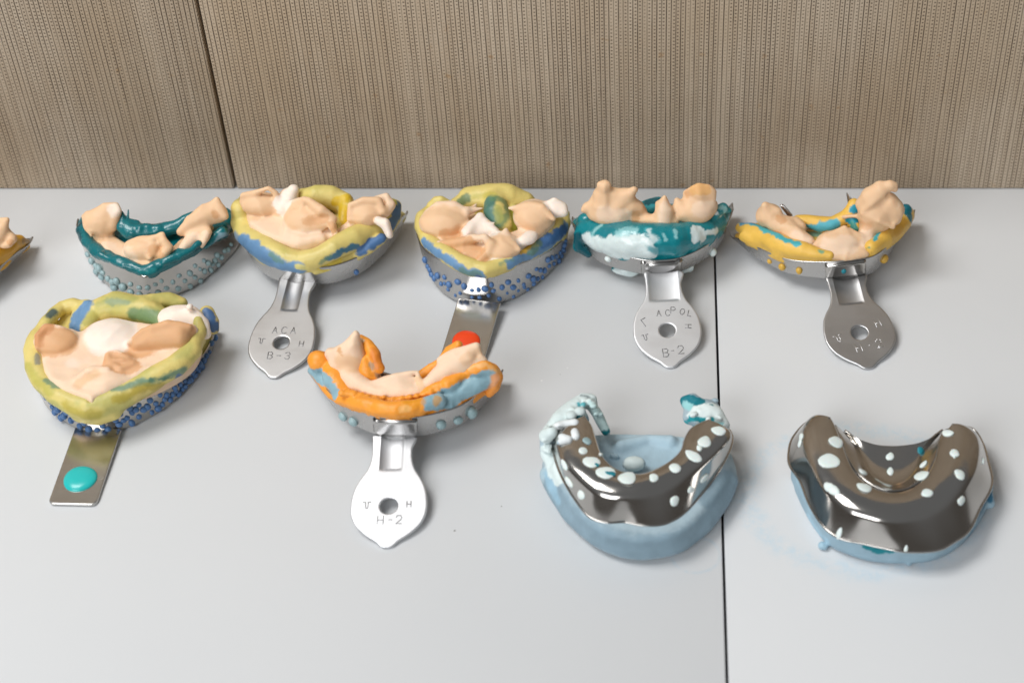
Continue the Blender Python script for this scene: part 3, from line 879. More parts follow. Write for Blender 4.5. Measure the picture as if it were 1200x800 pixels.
solid_part(t, 'wash_paste', [
    ('s', c, [(105, 235), (118, 300), (170, 355), (258, 385), (275, 395), (290, 380), (330, 362), (430, 318), (560, 250), (618, 190), (618, 130), (520, 140), (430, 130), (340, 115), (250, 160), (200, 150), (120, 165)], 8, 17.2, 2, 1.5),
    ('e', c, 158, 200, 17.5, 8.5, 7, 4.2, 0, 0.6), ('t', c, [(96, 222, 19, 1.1), (100, 180, 21.5, 1.5), (125, 152, 22.5, 1.6), (175, 160, 21.5, 1.4), (215, 180, 19, 1.2)], 1.4),
    ('e', c, 340, 188, 15.0, 11, 9, 5.4, 0, 1.4),
    ('t', c, [(405, 205, 18, 2), (440, 205, 18.5, 3.5), (500, 190, 19, 5), (570, 185, 19, 5), (608, 165, 19, 3)], 1.0), ('t', c, [(400, 205, 20, 0.9), (450, 165, 23, 1.3), (530, 140, 25, 1.6), (605, 152, 23, 1.2)], 1.6),
    ('e', c, 372, 268, 16.6, 6.4, 4.4, 3.0, 0, 1.0), ('t', c, [(330, 245, 18.6, 1.2), (340, 275, 18.6, 1.4), (375, 292, 18, 1.4), (420, 276, 17.2, 1.0)], 1.2), ('t', c, [(335, 240, 19, .9), (365, 236, 19.4, 1.0), (400, 255, 18.6, 1.0)], 1.0), ('t', c, [(355, 262, 19.4, .9), (385, 262, 19, .9)], .8),
    ('t', c, [(232, 330, 17, 1.5), (275, 300, 18, 2), (330, 295, 18.5, 1.6)], 1.6), ('e', c, 315, 330, 16.6, 9, 5, 2.6, 12, 1.0),
    ('e', c, 575, 118, 16, 9, 6, 4, 0, 1.8), ('t', c, [(605, 108, 17, 3.4), (645, 140, 16.5, 2.8), (662, 175, 14, 2.2)], 1.6), ('e', c, 606, 86, 22, 1.6, 1.6, 1.4, 0, 1), ('e', c, 168, 188, 25.5, 6.5, 4.6, 4.2, 0, .5, 'sub'),
], M_PASTE, PEACH_L, [
    (c, [(130, 200), (180, 195)], 6, PEACH_D, 2.0), (c, [(100, 205), (105, 165), (140, 152)], 2, lin(206, 150, 104), 1.2), (c, [(430, 210), (500, 180), (590, 170)], 6, PEACH_D, 2.0), (c, [(340, 260), (400, 280)], 4.5, lin(220, 172, 130), 1.5),
    (c, [(340, 165)], 11, CREAM, 2.5), (c, [(240, 340), (290, 310)], 2.5, PEACH, 2), (c, [(540, 105), (620, 95), (668, 170)], 6, CREAM, 2),
], (0.12, 0.16, 4.0), mottle=(CREAM, 0.08, 3.0, 0.45))
h = strip_handle(t, (87, 503), (144, 501.5), (112, 593), (57, 590.5), 2.0, 0.8, M_STRIP, None, M_TURQ, (94, 561), 6.3, 'turquoise domed enamel button')
for (x, y) in [(20, 735), (65, 700), (90, 670), (130, 630), (130, 695), (155, 655), (155, 580), (190, 605), (200, 670), (222, 622), (258, 628), (245, 575), (282, 575), (313, 572), (345, 568), (325, 535), (355, 518), (380, 500), (412, 490), (420, 450), (440, 430), (463, 408), (485, 385), (490, 345), (527, 290), (545, 260), (30, 680), (75, 640), (90, 728), (505, 385), (515, 340), (380, 530), (400, 500), (440, 465), (105, 600), (45, 715), (110, 655), (175, 640), (235, 650), (270, 600), (300, 600), (330, 555), (365, 545), (430, 470), (455, 440), (475, 420), (500, 360)]:
    bead_at(t, t['tree'], *c2.px(x, y), 1.3, M_BEADBLUE)
for (x, y) in [(120, 560), (140, 592), (165, 612), (175, 642), (205, 655), (240, 690), (278, 715), (325, 745), (375, 762), (422, 768), (480, 765), (540, 738), (520, 712), (255, 668), (210, 628), (300, 700), (350, 725), (190, 670), (225, 700), (450, 745)]:
    bead_at(t, t['tree'], *c1.px(x, y), 1.35, M_BEADBLUE)

# ---- tray with the orange-red button
c, c2 = Crop(460, 200, 3.64), Crop(485, 215, 6.4)
bt = [(168, 235), (140, 300), (138, 370), (160, 440), (210, 500), (280, 540), (350, 556), (450, 555), (540, 525), (620, 470), (690, 390), (735, 310), (745, 235)]
t = tray('perforated metal tray with yellow and green putty, strip handle with an orange-red button', c, bt)
t['lift'] = 2.0; t['dz'] = 2.5; c3 = Crop(469, 199, 4.876)
bt = [(150, 440), (140, 500), (150, 560), (180, 620), (230, 690), (310, 745), (400, 767), (480, 770), (570, 760), (680, 720), (780, 650), (870, 570), (935, 470), (952, 390)]
t['lift'] = 2.0; t['dz'] = 2.5; shell(t, c3, bt, (0.8, 0.8, 0.8), [15], 2.0, M_STEEL, rim_px=[(108, 300), (98, 350), (112, 410), (160, 470), (250, 520), (350, 560), (450, 592), (505, 603), (600, 564), (700, 532), (800, 490), (880, 440), (945, 370), (960, 310)])
solid_part(t, 'impression_putty', [
    ('s', c2, [(110, 220), (70, 330), (190, 480), (430, 620), (600, 620), (850, 520), (1090, 330), (1100, 220), (880, 150), (600, 110), (330, 160)], 2, 16, 2, 1.5),
    ('r', c2, [(110, 200, 19, 2.6), (65, 250, 18.5, 3.0), (65, 330, 18, 3.4), (105, 420, 17, 3.4), (200, 500, 16.5, 3.6), (330, 580, 16, 3.9), (450, 635, 15.5, 4.0), (530, 650, 15, 3.4), (600, 628, 15.5, 3.2), (720, 582, 16, 3.3), (850, 525, 17, 3.8), (980, 440, 18, 4.2), (1075, 365, 18.5, 4.2), (1120, 290, 19, 3.8), (1130, 235, 20, 2.6)], 1.6),
    ('t', c2, [(380, 660, 11, 3.2), (450, 695, 9.5, 3.2), (500, 690, 10, 2.4)], 1.5),
    ('t', c2, [(330, 165, 17, 3.5), (420, 120, 19, 5.5), (560, 105, 20, 6.5), (700, 112, 20, 6.2), (830, 140, 18, 4.5), (885, 145, 18, 2.2)], 2.0),
    ('t', c2, [(610, 140, 22, 5), (620, 220, 21, 6), (650, 300, 18, 6)], 2.0), ('t', c2, [(745, 200, 20, 2.5), (750, 320, 17, 2.5)], 1.0),
    ('t', c2, [(130, 165, 19, 2.4), (165, 130, 21, 2.2), (205, 125, 21.5, 2), (245, 150, 20, 2)], 1.0),
    ('t', c2, [(560, 690, 8, 1.5), (555, 740, 4, 1.0)], 0.8),
], M_PUTTY, YEL, [
    (c2, [(70, 440), (150, 510), (260, 580), (400, 660), (500, 690)], 2.0, BLUE, 1.2), (c2, [(380, 670), (480, 690)], 2.2, GREENB, 1.5, .7), (c2, [(430, 720), (490, 700)], 1.4, lin(60, 92, 150), 1),
    (c2, [(720, 600), (800, 570), (900, 530), (1000, 470), (1080, 400), (1140, 310)], 2.4, BLUE, 1.0), (c2, [(960, 450), (1060, 400), (1130, 330)], 2.4, lin(74, 116, 170), 1.2), (c2, [(880, 510), (930, 450)], 2, GREENB, 1.5, .8),
    (c2, [(650, 600), (740, 570)], 1.0, GREENB, 1.2, .6),
    (c2, [(560, 130), (550, 200), (590, 280)], 3.4, lin(78, 120, 108), 1.8), (c2, [(600, 110), (690, 150), (700, 230), (650, 310)], 1.8, lin(92, 128, 92), 2, .8), (c2, [(630, 190), (640, 260)], 1.8, lin(170, 172, 96), 2, .8), (c2, [(740, 220), (755, 330)], 2.2, lin(140, 142, 46), 1.6), (c2, [(340, 140), (400, 110)], 2, lin(96, 122, 86), 1.6, .9),
    (c2, [(450, 100), (600, 70)], 1.5, lin(178, 170, 72), 2, .7), (c2, [(60, 280), (60, 350)], 1.5, lin(214, 178, 70), 1.5, .6), (c2, [(800, 510), (880, 440)], 1.4, lin(202, 160, 46), 1, .9),
], (0.15, 0.162, 2.0))
solid_part(t, 'wash_paste', [
    ('s', c2, [(100, 230), (115, 340), (200, 440), (330, 535), (480, 585), (600, 585), (760, 540), (850, 440), (980, 340), (1060, 250), (1000, 170), (780, 175), (770, 340), (560, 330), (520, 240), (380, 190), (200, 165)], 8, 17.6, 2, 1.5),
    ('e', c2, 222, 290, 19, 10.5, 8, 6, 0, 0.6), ('t', c2, [(115, 215, 21, 1.6), (180, 170, 23.5, 2.2), (300, 165, 24, 2.2), (390, 215, 22, 1.8)], 2.0), ('t', c2, [(380, 212, 22, 1.8), (450, 197, 22, 1.2), (515, 186, 22.5, .6)], 1),
    ('t', c2, [(470, 150, 22, .6), (440, 200, 21, 1.6)], 1), ('t', c2, [(495, 245, 21.5, 1.4), (470, 300, 20, 2.6), (400, 380, 18.5, 3.2)], 1.2), ('t', c2, [(495, 245, 21.5, 1.4), (540, 310, 20, 2.6), (610, 360, 19.5, 2)], 1.5), ('e', c2, 480, 350, 17.5, 7, 5, 3.5, 0, 1.0), ('t', c2, [(560, 310, 21, 1.2), (610, 290, 22, .5)], .8),
    ('t', c2, [(195, 455, 18, 1.6), (320, 445, 20, 2.2), (440, 418, 22, 2.0), (535, 405, 23.5, 1.5)], 1.2), ('t', c2, [(535, 405, 23.5, 1.5), (580, 460, 21, 2.6), (560, 520, 19, 2.2), (490, 575, 17.5, 1.5)], 1.2), ('e', c2, 430, 500, 17, 10, 5, 3, -14, 1.2),
    ('e', c2, 655, 470, 18, 8, 8, 4.5, 0, 1.0), ('t', c2, [(690, 345, 22, 1.0), (705, 420, 21, 1.4), (790, 490, 19.5, 1.0)], 1.2),
    ('e', c2, 900, 240, 19.5, 9, 8, 6.5, 0, 0.8), ('t', c2, [(712, 185, 24, .7), (770, 188, 24, 1.6), (850, 168, 25, 2), (960, 190, 25, 2.4), (1045, 265, 22.5, 1.2)], 1.6),
    ('t', c2, [(1005, 165, 23, 2.2), (1055, 125, 26, 1.4), (1115, 165, 24, 1.6), (1120, 215, 22, 2)], 1.2), ('e', c2, 1065, 190, 22, 4.5, 4, 3.6, 0, 1.2),
    ('e', c2, 850, 415, 18.5, 5, 3.4, 2.6, 35, 0.6),
], M_PASTE, PEACH_L, [
    (c2, [(150, 270), (280, 280)], 8, PEACH, 2), (c2, [(230, 380), (330, 360)], 2.5, PEACH_D, 1.5), (c2, [(250, 460), (420, 470), (500, 540)], 4, PEACH_D, 1.6), (c2, [(640, 470), (700, 520)], 6, PEACH, 2), (c2, [(860, 220), (980, 250)], 7, PEACH, 1.6),
    (c2, [(490, 260), (440, 360), (590, 350)], 4.2, CREAM, 0.9), (c2, [(1050, 130), (1110, 190)], 4.5, CREAM, 1.2), (c2, [(890, 380), (820, 450)], 3.2, CREAM, .8), (c2, [(600, 590), (640, 580)], 1.5, CREAM, .8),
], (0.12, 0.16, 5.0))
strip_handle(t, (536, 352), (588, 353), (566, 428), (513, 428), 5.0, 0.9, M_STRIP, None, M_RED, (546, 400), 5.8, 'orange-red domed enamel button')
for (x, y) in [(90, 570), (125, 645), (160, 710), (185, 690), (235, 700), (210, 750), (270, 755), (335, 735), (380, 768), (705, 735), (780, 725), (660, 775), (742, 775), (820, 755), (855, 690), (890, 710), (925, 712), (960, 700), (580, 755), (535, 785), (915, 640), (945, 645), (975, 650), (1000, 570), (1030, 555), (1060, 545), (1010, 615), (1045, 600), (1080, 580), (1090, 520), (1110, 495), (1100, 540), (1120, 460), (1130, 430), (1120, 500), (110, 620), (140, 680)]:
    bead_at(t, t['tree'], *c2.px(x, y), 1.3, M_BEADBLUE)
for (x, y) in [(290, 520), (340, 508), (368, 505), (395, 500), (430, 510), (340, 538), (372, 538), (410, 530), (455, 543), (488, 520), (270, 530), (310, 490), (535, 510), (240, 505), (225, 480), (515, 535), (560, 495), (575, 505), (600, 480)]:
    bead_at(t, t['tree'], *c.px(x, y), 0.95, M_BEADBLUE)

# ---- yellow and blue tray with the round handle marked B-3
c, c2 = Crop(250, 200, 3.077), Crop(265, 210, 5.714)
bt = [(135, 210), (122, 255), (132, 300), (160, 345), (200, 380), (240, 396), (300, 405), (370, 409), (450, 400), (540, 362), (620, 292), (670, 225), (684, 165)]
t = tray('metal tray with a thick yellow and blue putty rim, round-ended handle stamped B-3', c, bt)
t['lift'] = 2.0; t['dz'] = 2.5; shell(t, c, bt, (4, 8, 4), [11, 11, 11, 11, 11], 2.2, M_STEEL)
solid_part(t, 'impression_putty', [
    ('s', c2, [(120, 170), (110, 290), (260, 420), (480, 510), (640, 490), (900, 370), (1100, 250), (1080, 150), (800, 160), (560, 110), (300, 120)], 7, 19, 2, 1.5),
    ('r', c2, [(130, 135, 24, 2.6), (92, 200, 22.5, 3.8), (112, 290, 20.5, 5), (140, 365, 18.5, 5.4), (210, 425, 17.5, 5.4), (300, 485, 16.5, 5.4), (400, 535, 16, 5.4), (500, 555, 16, 5.0), (600, 530, 16.5, 4.8), (720, 465, 18, 4.8), (850, 405, 19, 5), (970, 352, 20, 4.8), (1055, 305, 21, 4.2), (1115, 245, 22, 3.8), (1125, 185, 23, 3.2), (1075, 140, 24, 2.2)], 1.6),
    ('t', c2, [(520, 115, 24, 4), (600, 115, 26, 5), (700, 125, 25, 5), (780, 160, 23, 4.5)], 1.6), ('t', c2, [(740, 140, 25, 2.6), (800, 130, 26, 2.4), (800, 220, 22, 3), (790, 290, 19.5, 3)], .8),
    ('t', c2, [(600, 620, 13, 1.4), (680, 590, 14, 1.6), (760, 545, 15, 1.6)], 0.8), ('t', c2, [(500, 620, 12, 2), (560, 640, 10.5, 1.4)], 1.0),
    ('t', c2, [(880, 500, 15, 2), (960, 460, 16.5, 2.4), (1040, 400, 18, 2.2)], 1.0),
], M_PUTTY, YEL, [
    (c2, [(40, 360), (110, 430), (200, 480), (300, 550), (400, 600), (470, 610)], 4.2, BLUE, 1.6), (c2, [(60, 390), (180, 470), (290, 530)], 2.5, lin(92, 130, 168), 2, .8), (c2, [(300, 500), (380, 560)], 1.2, GREENB, 1.4, .7), (c2, [(480, 590), (540, 600)], 1.2, lin(226, 214, 130), 1.2, .9),
    (c2, [(690, 530), (780, 480), (880, 455)], 1.5, lin(70, 118, 140), 1.0), (c2, [(900, 480), (1000, 415), (1060, 370)], 2.2, lin(76, 114, 160), 1.0), (c2, [(1110, 310), (1150, 230), (1150, 180)], 2.6, lin(78, 112, 154), 0.9), (c2, [(640, 560), (700, 510)], .8, GREENB, 1.2, .7), (c2, [(1090, 130), (1140, 160)], 1.2, lin(206, 200, 90), 1),
    (c2, [(460, 60), (480, 75)], 1.5, lin(150, 120, 40), 1, .8), (c2, [(730, 150), (810, 120)], 2, lin(208, 176, 40), 1.5), (c2, [(780, 200), (800, 290)], 2.4, lin(214, 182, 40), 1.5), (c2, [(630, 600), (760, 550)], 1.3, lin(206, 184, 76), 0.8),
], (0.15, 0.16, 3.0), mottle=(lin(190, 184, 100), 0.10, 7.0, 0.5))
solid_part(t, 'wash_paste', [
    ('s', c2, [(135, 225), (155, 290), (260, 365), (400, 415), (480, 432), (600, 405), (720, 375), (820, 320), (960, 285), (1060, 230), (1060, 155), (900, 160), (820, 250), (740, 315), (720, 250), (520, 140), (380, 110), (150, 145)], 10, 20.6, 2, 1.5),
    ('e', c2, 235, 165, 23, 8.5, 6, 4.6, 0, 0.6), ('t', c2, [(108, 150, 24, 1.4), (112, 108, 27, 1.4), (200, 90, 29, 1.5), (285, 58, 31, 1.0), (330, 95, 28.5, 1.5), (350, 165, 24, 2)], 1.6),
    ('t', c2, [(385, 200, 21, 5), (420, 130, 24, 4.5), (452, 75, 28, 2.4)], 1.5),
    ('e', c2, 540, 270, 22, 10, 8, 6.5, 0, 1.0), ('t', c2, [(420, 185, 25, 2.5), (490, 155, 28, 2.2), (545, 140, 31, 1.6), (640, 210, 28.5, 2.4), (725, 262, 25, 1.4)], 2.2), ('t', c2, [(520, 335, 21.5, 2.6), (640, 300, 23.5, 2.4), (705, 280, 25, 1.6), (715, 330, 23, 1.6), (745, 390, 20, 1.2)], 1.2), ('t', c2, [(412, 280, 22, 2), (420, 370, 20, 2.2), (500, 408, 19.5, 2.2), (640, 400, 19.5, 2.2)], 1.2),
   
    ('e', c2, 935, 225, 22.5, 8, 7, 5.5, 0, 0.7), ('t', c2, [(828, 265, 23, 1.4), (832, 175, 27.5, 1.4), (920, 140, 29, 1.6), (1020, 150, 28, 1.8), (1048, 215, 25, 1.4)], 1.4),
    ('t', c2, [(1010, 140, 25, 2), (1065, 125, 26, 2), (1100, 175, 24.5, 2.4), (1070, 220, 23.5, 2)], 1.0), ('t', c2, [(1010, 275, 25, 2.0), (1065, 300, 24.5, 2.4), (1094, 370, 21.2, 1.8)], 0.8),
], M_PASTE, PEACH_L, [
    (c2, [(150, 170), (300, 150)], 7, PEACH, 2), (c2, [(480, 230), (650, 230)], 7, PEACH, 2), (c2, [(540, 290), (660, 260)], 2, PEACH_D, 1.5), (c2, [(900, 220), (990, 200)], 6.5, PEACH, 1.5), (c2, [(710, 300), (715, 340)], 1.6, PEACH_D, 1),
    (c2, [(380, 170), (450, 80)], 4.5, CREAM, 1.2), (c2, [(1040, 280), (1092, 370)], 3.4, CREAM, .8),
], (0.12, 0.16, 6.0))
disc_handle(t, (347.5, 327), (330, 402), (319.5, 443.5), 38.5, 9.2, 0.7, [('ACA', 0, .46, .24, 0.03, .28), ('U', -.62, .02, .2, 0, .2), ('H', .62, -.02, .2, 0, .2), ('B-3', .02, -.5, .24, 0.03, .26)], groove_w=.24)
bead_at(t, t['tree'], *c2.px(197, 580), 1.4, M_BEADBLUE); bead_at(t, t['tree'], *c2.px(868, 618), 1.5, M_BEADBLUE)

# ---- teal and white tray with the round handle marked B-2
c, c1, c2 = Crop(650, 200, 3.2), Crop(665, 205, 8), Crop(760, 205, 8)
bt = [(85, 190), (85, 235), (105, 285), (145, 325), (210, 358), (330, 386), (400, 389), (470, 377), (560, 332), (620, 272), (648, 205), (648, 140)]
t = tray('metal tray of marbled teal and white putty, round-ended handle stamped B-2', c, bt)
t['lift'] = 1.2; t['dz'] = 1.0; shell(t, c, bt, (5, 9, 6), [9, 9.5, 9.5, 9.5, 9.5, 10], 2.0, M_STEEL)
solid_part(t, 'impression_putty', [
    ('s', c, [(110, 190), (110, 240), (200, 290), (400, 310), (540, 260), (630, 180), (600, 130), (400, 120), (200, 130)], 8, 19, 2, 1.5),
    ('r', c, [(115, 190, 20, 4.0), (122, 222, 18.5, 5.6), (190, 252, 17.5, 7.2), (280, 260, 17, 7.6), (360, 265, 17, 7.6), (430, 262, 17, 7.2), (500, 250, 18, 6.6), (560, 225, 19, 6.0), (605, 195, 20, 4.8), (636, 165, 22, 2.6)], 2.0),
    ('t', c, [(88, 240, 15, 2.6), (92, 285, 10, 3.0), (125, 312, 7.5, 2.0)], 1.2), ('e', c, 265, 372, 4.5, 6.5, 3.2, 2.8, -8, 1), ('t', c, [(480, 368, 6, 2), (505, 362, 6, 2.2)], 1),
    ('t', c, [(335, 150, 22, 4), (365, 130, 23, 3.2), (390, 120, 23, 2.6)], 1.2), ('t', c, [(600, 160, 24, 2.6), (630, 140, 24, 2.4), (652, 150, 22.5, 1.2)], 1.0), ('t', c, [(520, 170, 23, 3), (570, 155, 24, 2.6), (600, 158, 24, 2)], .8),
    ('t', c, [(395, 210, 23.5, 1.0), (405, 225, 22.5, 1.4), (400, 250, 21, 1.0)], .8), ('t', c, [(345, 205, 24, 1.2), (380, 215, 23.5, 1.2), (430, 205, 24, 1.2)], .8),
    ('t', c1, [(440, 440, 24, 1.4), (500, 425, 25, 1.6), (570, 450, 24.5, 1.4), (600, 470, 24, 1.2)], .8),
], M_WET, TEAL, [
    (c, [(118, 282), (180, 298), (240, 280), (300, 278), (335, 285)], 4.4, MINTW, 1.6), (c, [(130, 284), (190, 292), (250, 285), (320, 288)], 5.6, MINTW, 1.0), (c, [(200, 300), (280, 305), (345, 306)], 4.6, MINTW, 1.0), (c, [(235, 235), (300, 225)], 1.6, TEAL_W, 1.8, .8), (c1, [(230, 570), (320, 470), (360, 430)], 1.1, TEAL_W, 1.2, .8),
    (c1, [(340, 540), (420, 470), (480, 440)], 2.4, lin(20, 122, 134), 1.2), (c, [(345, 220), (370, 250), (385, 265)], 1.4, TEAL_L, 1.6, .8), (c1, [(760, 520), (790, 580)], 1.0, MINTW, 1.2, .8),
    (c2, [(10, 560), (60, 600)], 1.6, MINTW, 1.6, .8), (c2, [(20, 700), (120, 720)], 1.6, lin(30, 140, 152), 2, .8), (c2, [(140, 560), (160, 600)], .6, TEAL_W, .8, .8), (c2, [(245, 520), (255, 580)], .5, TEAL_W, .8, .8),
    (c2, [(430, 500), (440, 600)], 1.8, MINTW, .8), (c2, [(480, 520), (500, 580)], 2.4, MINTW, .8), (c2, [(560, 540), (640, 520)], 1.2, MINTW, .8), (c2, [(660, 310), (720, 330)], 1.2, TEAL_W, 1.0, .9), (c2, [(630, 345), (675, 390)], .45, lin(220, 232, 232), .4),
    (c, [(345, 150), (375, 150)], 3, TEAL_L, 1.6), (c, [(345, 118), (390, 112)], 1.4, lin(24, 88, 98), 1.0), (c, [(265, 375)], 6, MINTW, 1), (c, [(495, 365)], 4, MINTW, 1), (c, [(85, 250), (92, 290), (125, 315)], 2.4, lin(10, 72, 84), 1.5, .9),
], (0.3, 0.24, 4.0))
solid_part(t, 'wash_paste', [
    ('e', c1, 420, 350, 25, 10, 7, 5.2, 0, 1), ('t', c1, [(340, 300, 28, 5), (335, 190, 33, 4.4), (340, 120, 37, 3)], 2.4), ('t', c1, [(298, 88, 39, 1.0), (340, 100, 38.5, 1.6), (380, 90, 39, 1.4)], 2.0),
    ('t', c1, [(480, 280, 29, 5), (560, 200, 33, 3.6), (625, 135, 37, 1.5), (640, 140, 36.6, 1.2)], 2.0), ('t', c1, [(450, 190, 33, 3.4), (500, 190, 33, 3)], 2), ('t', c1, [(590, 290, 28.5, 4.2), (650, 320, 27, 3.4), (695, 335, 26, 2.2)], 1.2), ('t', c1, [(610, 340, 26, 3), (630, 410, 24, 2)], 1.0),
    ('t', c1, [(270, 240, 30, 2.4), (240, 280, 28.6, 1.6), (235, 310, 27.4, .9)], .8), ('t', c1, [(260, 300, 27, 3.4), (190, 310, 26.5, 2.6), (155, 330, 26, 1.5)], 1.4), ('t', c1, [(220, 370, 24, 2), (320, 400, 24, 2.4), (430, 420, 23.6, 2.2)], 1.2),
    ('e', c1, 715, 410, 23.5, 4, 3.2, 2.4, 0, .8), ('e', c1, 780, 430, 23, 4, 3, 2.2, 0, .8),
    ('t', c2, [(140, 430, 24.5, 4.6), (150, 340, 28.5, 3.8), (146, 250, 32.5, 2.2), (150, 208, 34.6, 1.2)], 1.4), ('t', c2, [(75, 265, 30.5, .6), (110, 280, 30.5, 2), (130, 320, 29, 2.6)], 1.0), ('t', c2, [(30, 430, 24, 2.6), (150, 450, 23.5, 3), (230, 460, 23, 2.6)], 1.4), ('t', c2, [(200, 330, 28, 1), (250, 410, 25, 1.5)], 1.2),
    ('e', c2, 430, 340, 26, 8.5, 6, 5.8, 0, 1), ('e', c2, 560, 300, 26.5, 4.2, 4, 4, 0, 1.2), ('t', c2, [(265, 235, 31, 1.4), (290, 290, 29, 2.6), (330, 350, 27, 3.4)], 1.2), ('t', c2, [(350, 200, 31.5, 1.0), (400, 230, 31, 2.2), (500, 245, 31, 2.4), (600, 250, 30.5, 1.6)], 1.4),
    ('t', c2, [(420, 180, 33, 2.6), (480, 165, 34, 3.6), (560, 170, 33.5, 3.2)], 1.0), ('t', c2, [(345, 165, 33.2, 1.0), (410, 125, 36, 1.3), (480, 102, 37.4, 1.2), (560, 112, 36.6, 1.3), (612, 160, 34.4, 1.2), (612, 210, 32.6, 1.2)], 1.4), ('e', c2, 470, 155, 40.2, 5.4, 2.6, 3.4, 0, .5, 'sub'), ('e', c2, 480, 215, 36.0, 6, 1.6, 1.6, 0, .5, 'sub'),
], M_PASTE, PEACH, [
    (c1, [(340, 370), (560, 400)], 3.4, PEACH_L, 2), (c2, [(140, 400), (150, 300)], 3, PEACH_L, 2), (c2, [(480, 330), (600, 300)], 3.4, PEACH_L, 2), (c2, [(360, 170), (420, 150)], 1.8, PEACH_D, 1),
    (c2, [(420, 130), (540, 130)], 2.6, lin(224, 176, 118), 1.2), (c1, [(640, 360), (640, 410)], 1.8, PEACH_D, 1),
], (0.1, 0.18, 7.0))
disc_handle(t, (774.5, 319), (782, 387.5), (784, 431.5), 40, 12, 0.6, [('F', -.62, .32, .26, .5, .2), ('AC', -.08, .60, .2, 0, .26), ('P', .22, .68, .22, -.12, .2), ('OL', .60, .58, .2, -.3, .24), ('U', -.66, -.22, .2, .2, .2), ('H', .62, .1, .18, 1.5, .2), ('B', -.1, -.78, .27, .05, .2), ('-', .1, -.72, .16, .05, .2), ('2', .34, -.7, .27, .05, .2)], M_SATIN, groove_w=.40)
bracket(t, ((751.6, 302), (798, 300), (797, 318), (752.5, 320.5)), M_STEEL)
bead_at(t, t['tree'], *c1.px(385, 780), 1.7, M_BEADMINT); bead_at(t, t['tree'], *c2.px(595, 715), 1.7, M_BEADMINT)

# ---- tilted yellow tray on the right
c, c1, c2 = Crop(840, 200, 3.2), Crop(860, 225, 8), Crop(980, 205, 8)
bt = [(62, 240), (75, 262), (130, 310), (200, 352), (280, 386), (390, 402), (470, 404), (560, 392), (620, 347), (680, 255), (714, 200), (724, 160)]
t = tray('tilted tray of yellow putty with a tall peach lump on its right arm', c, bt)
t['lift'] = 1.2; t['dz'] = 2.0; shell(t, c, bt, (4, 9, 7), [5, 7.5, 9, 11.5, 11.5, 9.5, 8], 1.8, M_STEEL)
solid_part(t, 'impression_putty', [
    ('s', c, [(85, 230), (150, 265), (240, 298), (330, 318), (470, 330), (560, 310), (640, 270), (700, 210), (690, 175), (560, 200), (500, 190), (440, 215), (330, 210), (250, 190), (150, 190)], 8, 15, 2, 1.5),
    ('r', c1, [(60, 335, 13.5, 2.4), (150, 365, 14.5, 3.5), (280, 420, 15.5, 4.2), (400, 475, 16, 4.3), (520, 525, 16.5, 4.1), (650, 545, 17, 3.4), (780, 575, 17, 2.4), (900, 590, 17, 1.8)], 1.6), ('t', c1, [(440, 570, 14, 3.2), (490, 620, 12.2, 2.4)], 1.5),
    ('r', c2, [(330, 680, 18.5, 3.2), (440, 600, 19.5, 4.4), (540, 520, 20.5, 4.4), (620, 440, 22, 4), (658, 370, 23, 3.4), (652, 325, 24.5, 3.0)], 1.5),
    ('t', c1, [(600, 265, 19.5, 2.4), (690, 275, 19.5, 2.8), (800, 300, 19, 3.4), (920, 300, 19.5, 3.0)], 1.2), ('t', c2, [(20, 430, 20.5, 3), (90, 400, 22, 3.2), (140, 350, 24.5, 3), (170, 280, 27, 2.4)], 1.2), ('t', c2, [(160, 430, 22, 2.6), (180, 500, 20, 2.6)], 1.0),
], M_PUTTY, YELW, [
    (c1, [(80, 290), (170, 300), (240, 315), (300, 355), (390, 390), (470, 440), (600, 480)], 1.5, TEAL_L, 0.6), (c1, [(70, 292), (180, 298)], 1.0, lin(70, 140, 190), 1.0, .8), (c1, [(410, 410), (480, 440)], 1.4, TEAL_L, .7),
    (c1, [(660, 300), (740, 350), (820, 330), (940, 300)], 2.6, lin(84, 174, 190), .9), (c1, [(720, 390), (790, 390)], 2.0, lin(120, 168, 150), 1.2, .9), (c1, [(660, 262), (760, 278)], 1.4, YELW, 1.0),
    (c2, [(165, 320), (215, 320)], 1.9, lin(42, 150, 176), .6), (c2, [(110, 430), (190, 420)], 1.9, lin(28, 146, 168), .6), (c2, [(150, 480), (190, 510)], 1.8, lin(70, 150, 140), .8), (c2, [(600, 330), (680, 310), (690, 390)], 3.0, lin(18, 118, 134), .7), (c2, [(400, 540), (355, 610)], .7, lin(60, 168, 180), .5), (c2, [(655, 385), (680, 370)], .5, lin(235, 240, 240), .3),
    (c2, [(560, 540), (640, 440)], 2.0, lin(206, 150, 44), 2, .6), (c1, [(800, 550), (830, 565)], .7, lin(130, 168, 130), .6), (c2, [(285, 690), (310, 680)], .6, lin(90, 150, 110), .6),
], (0.15, 0.16, 5.0))
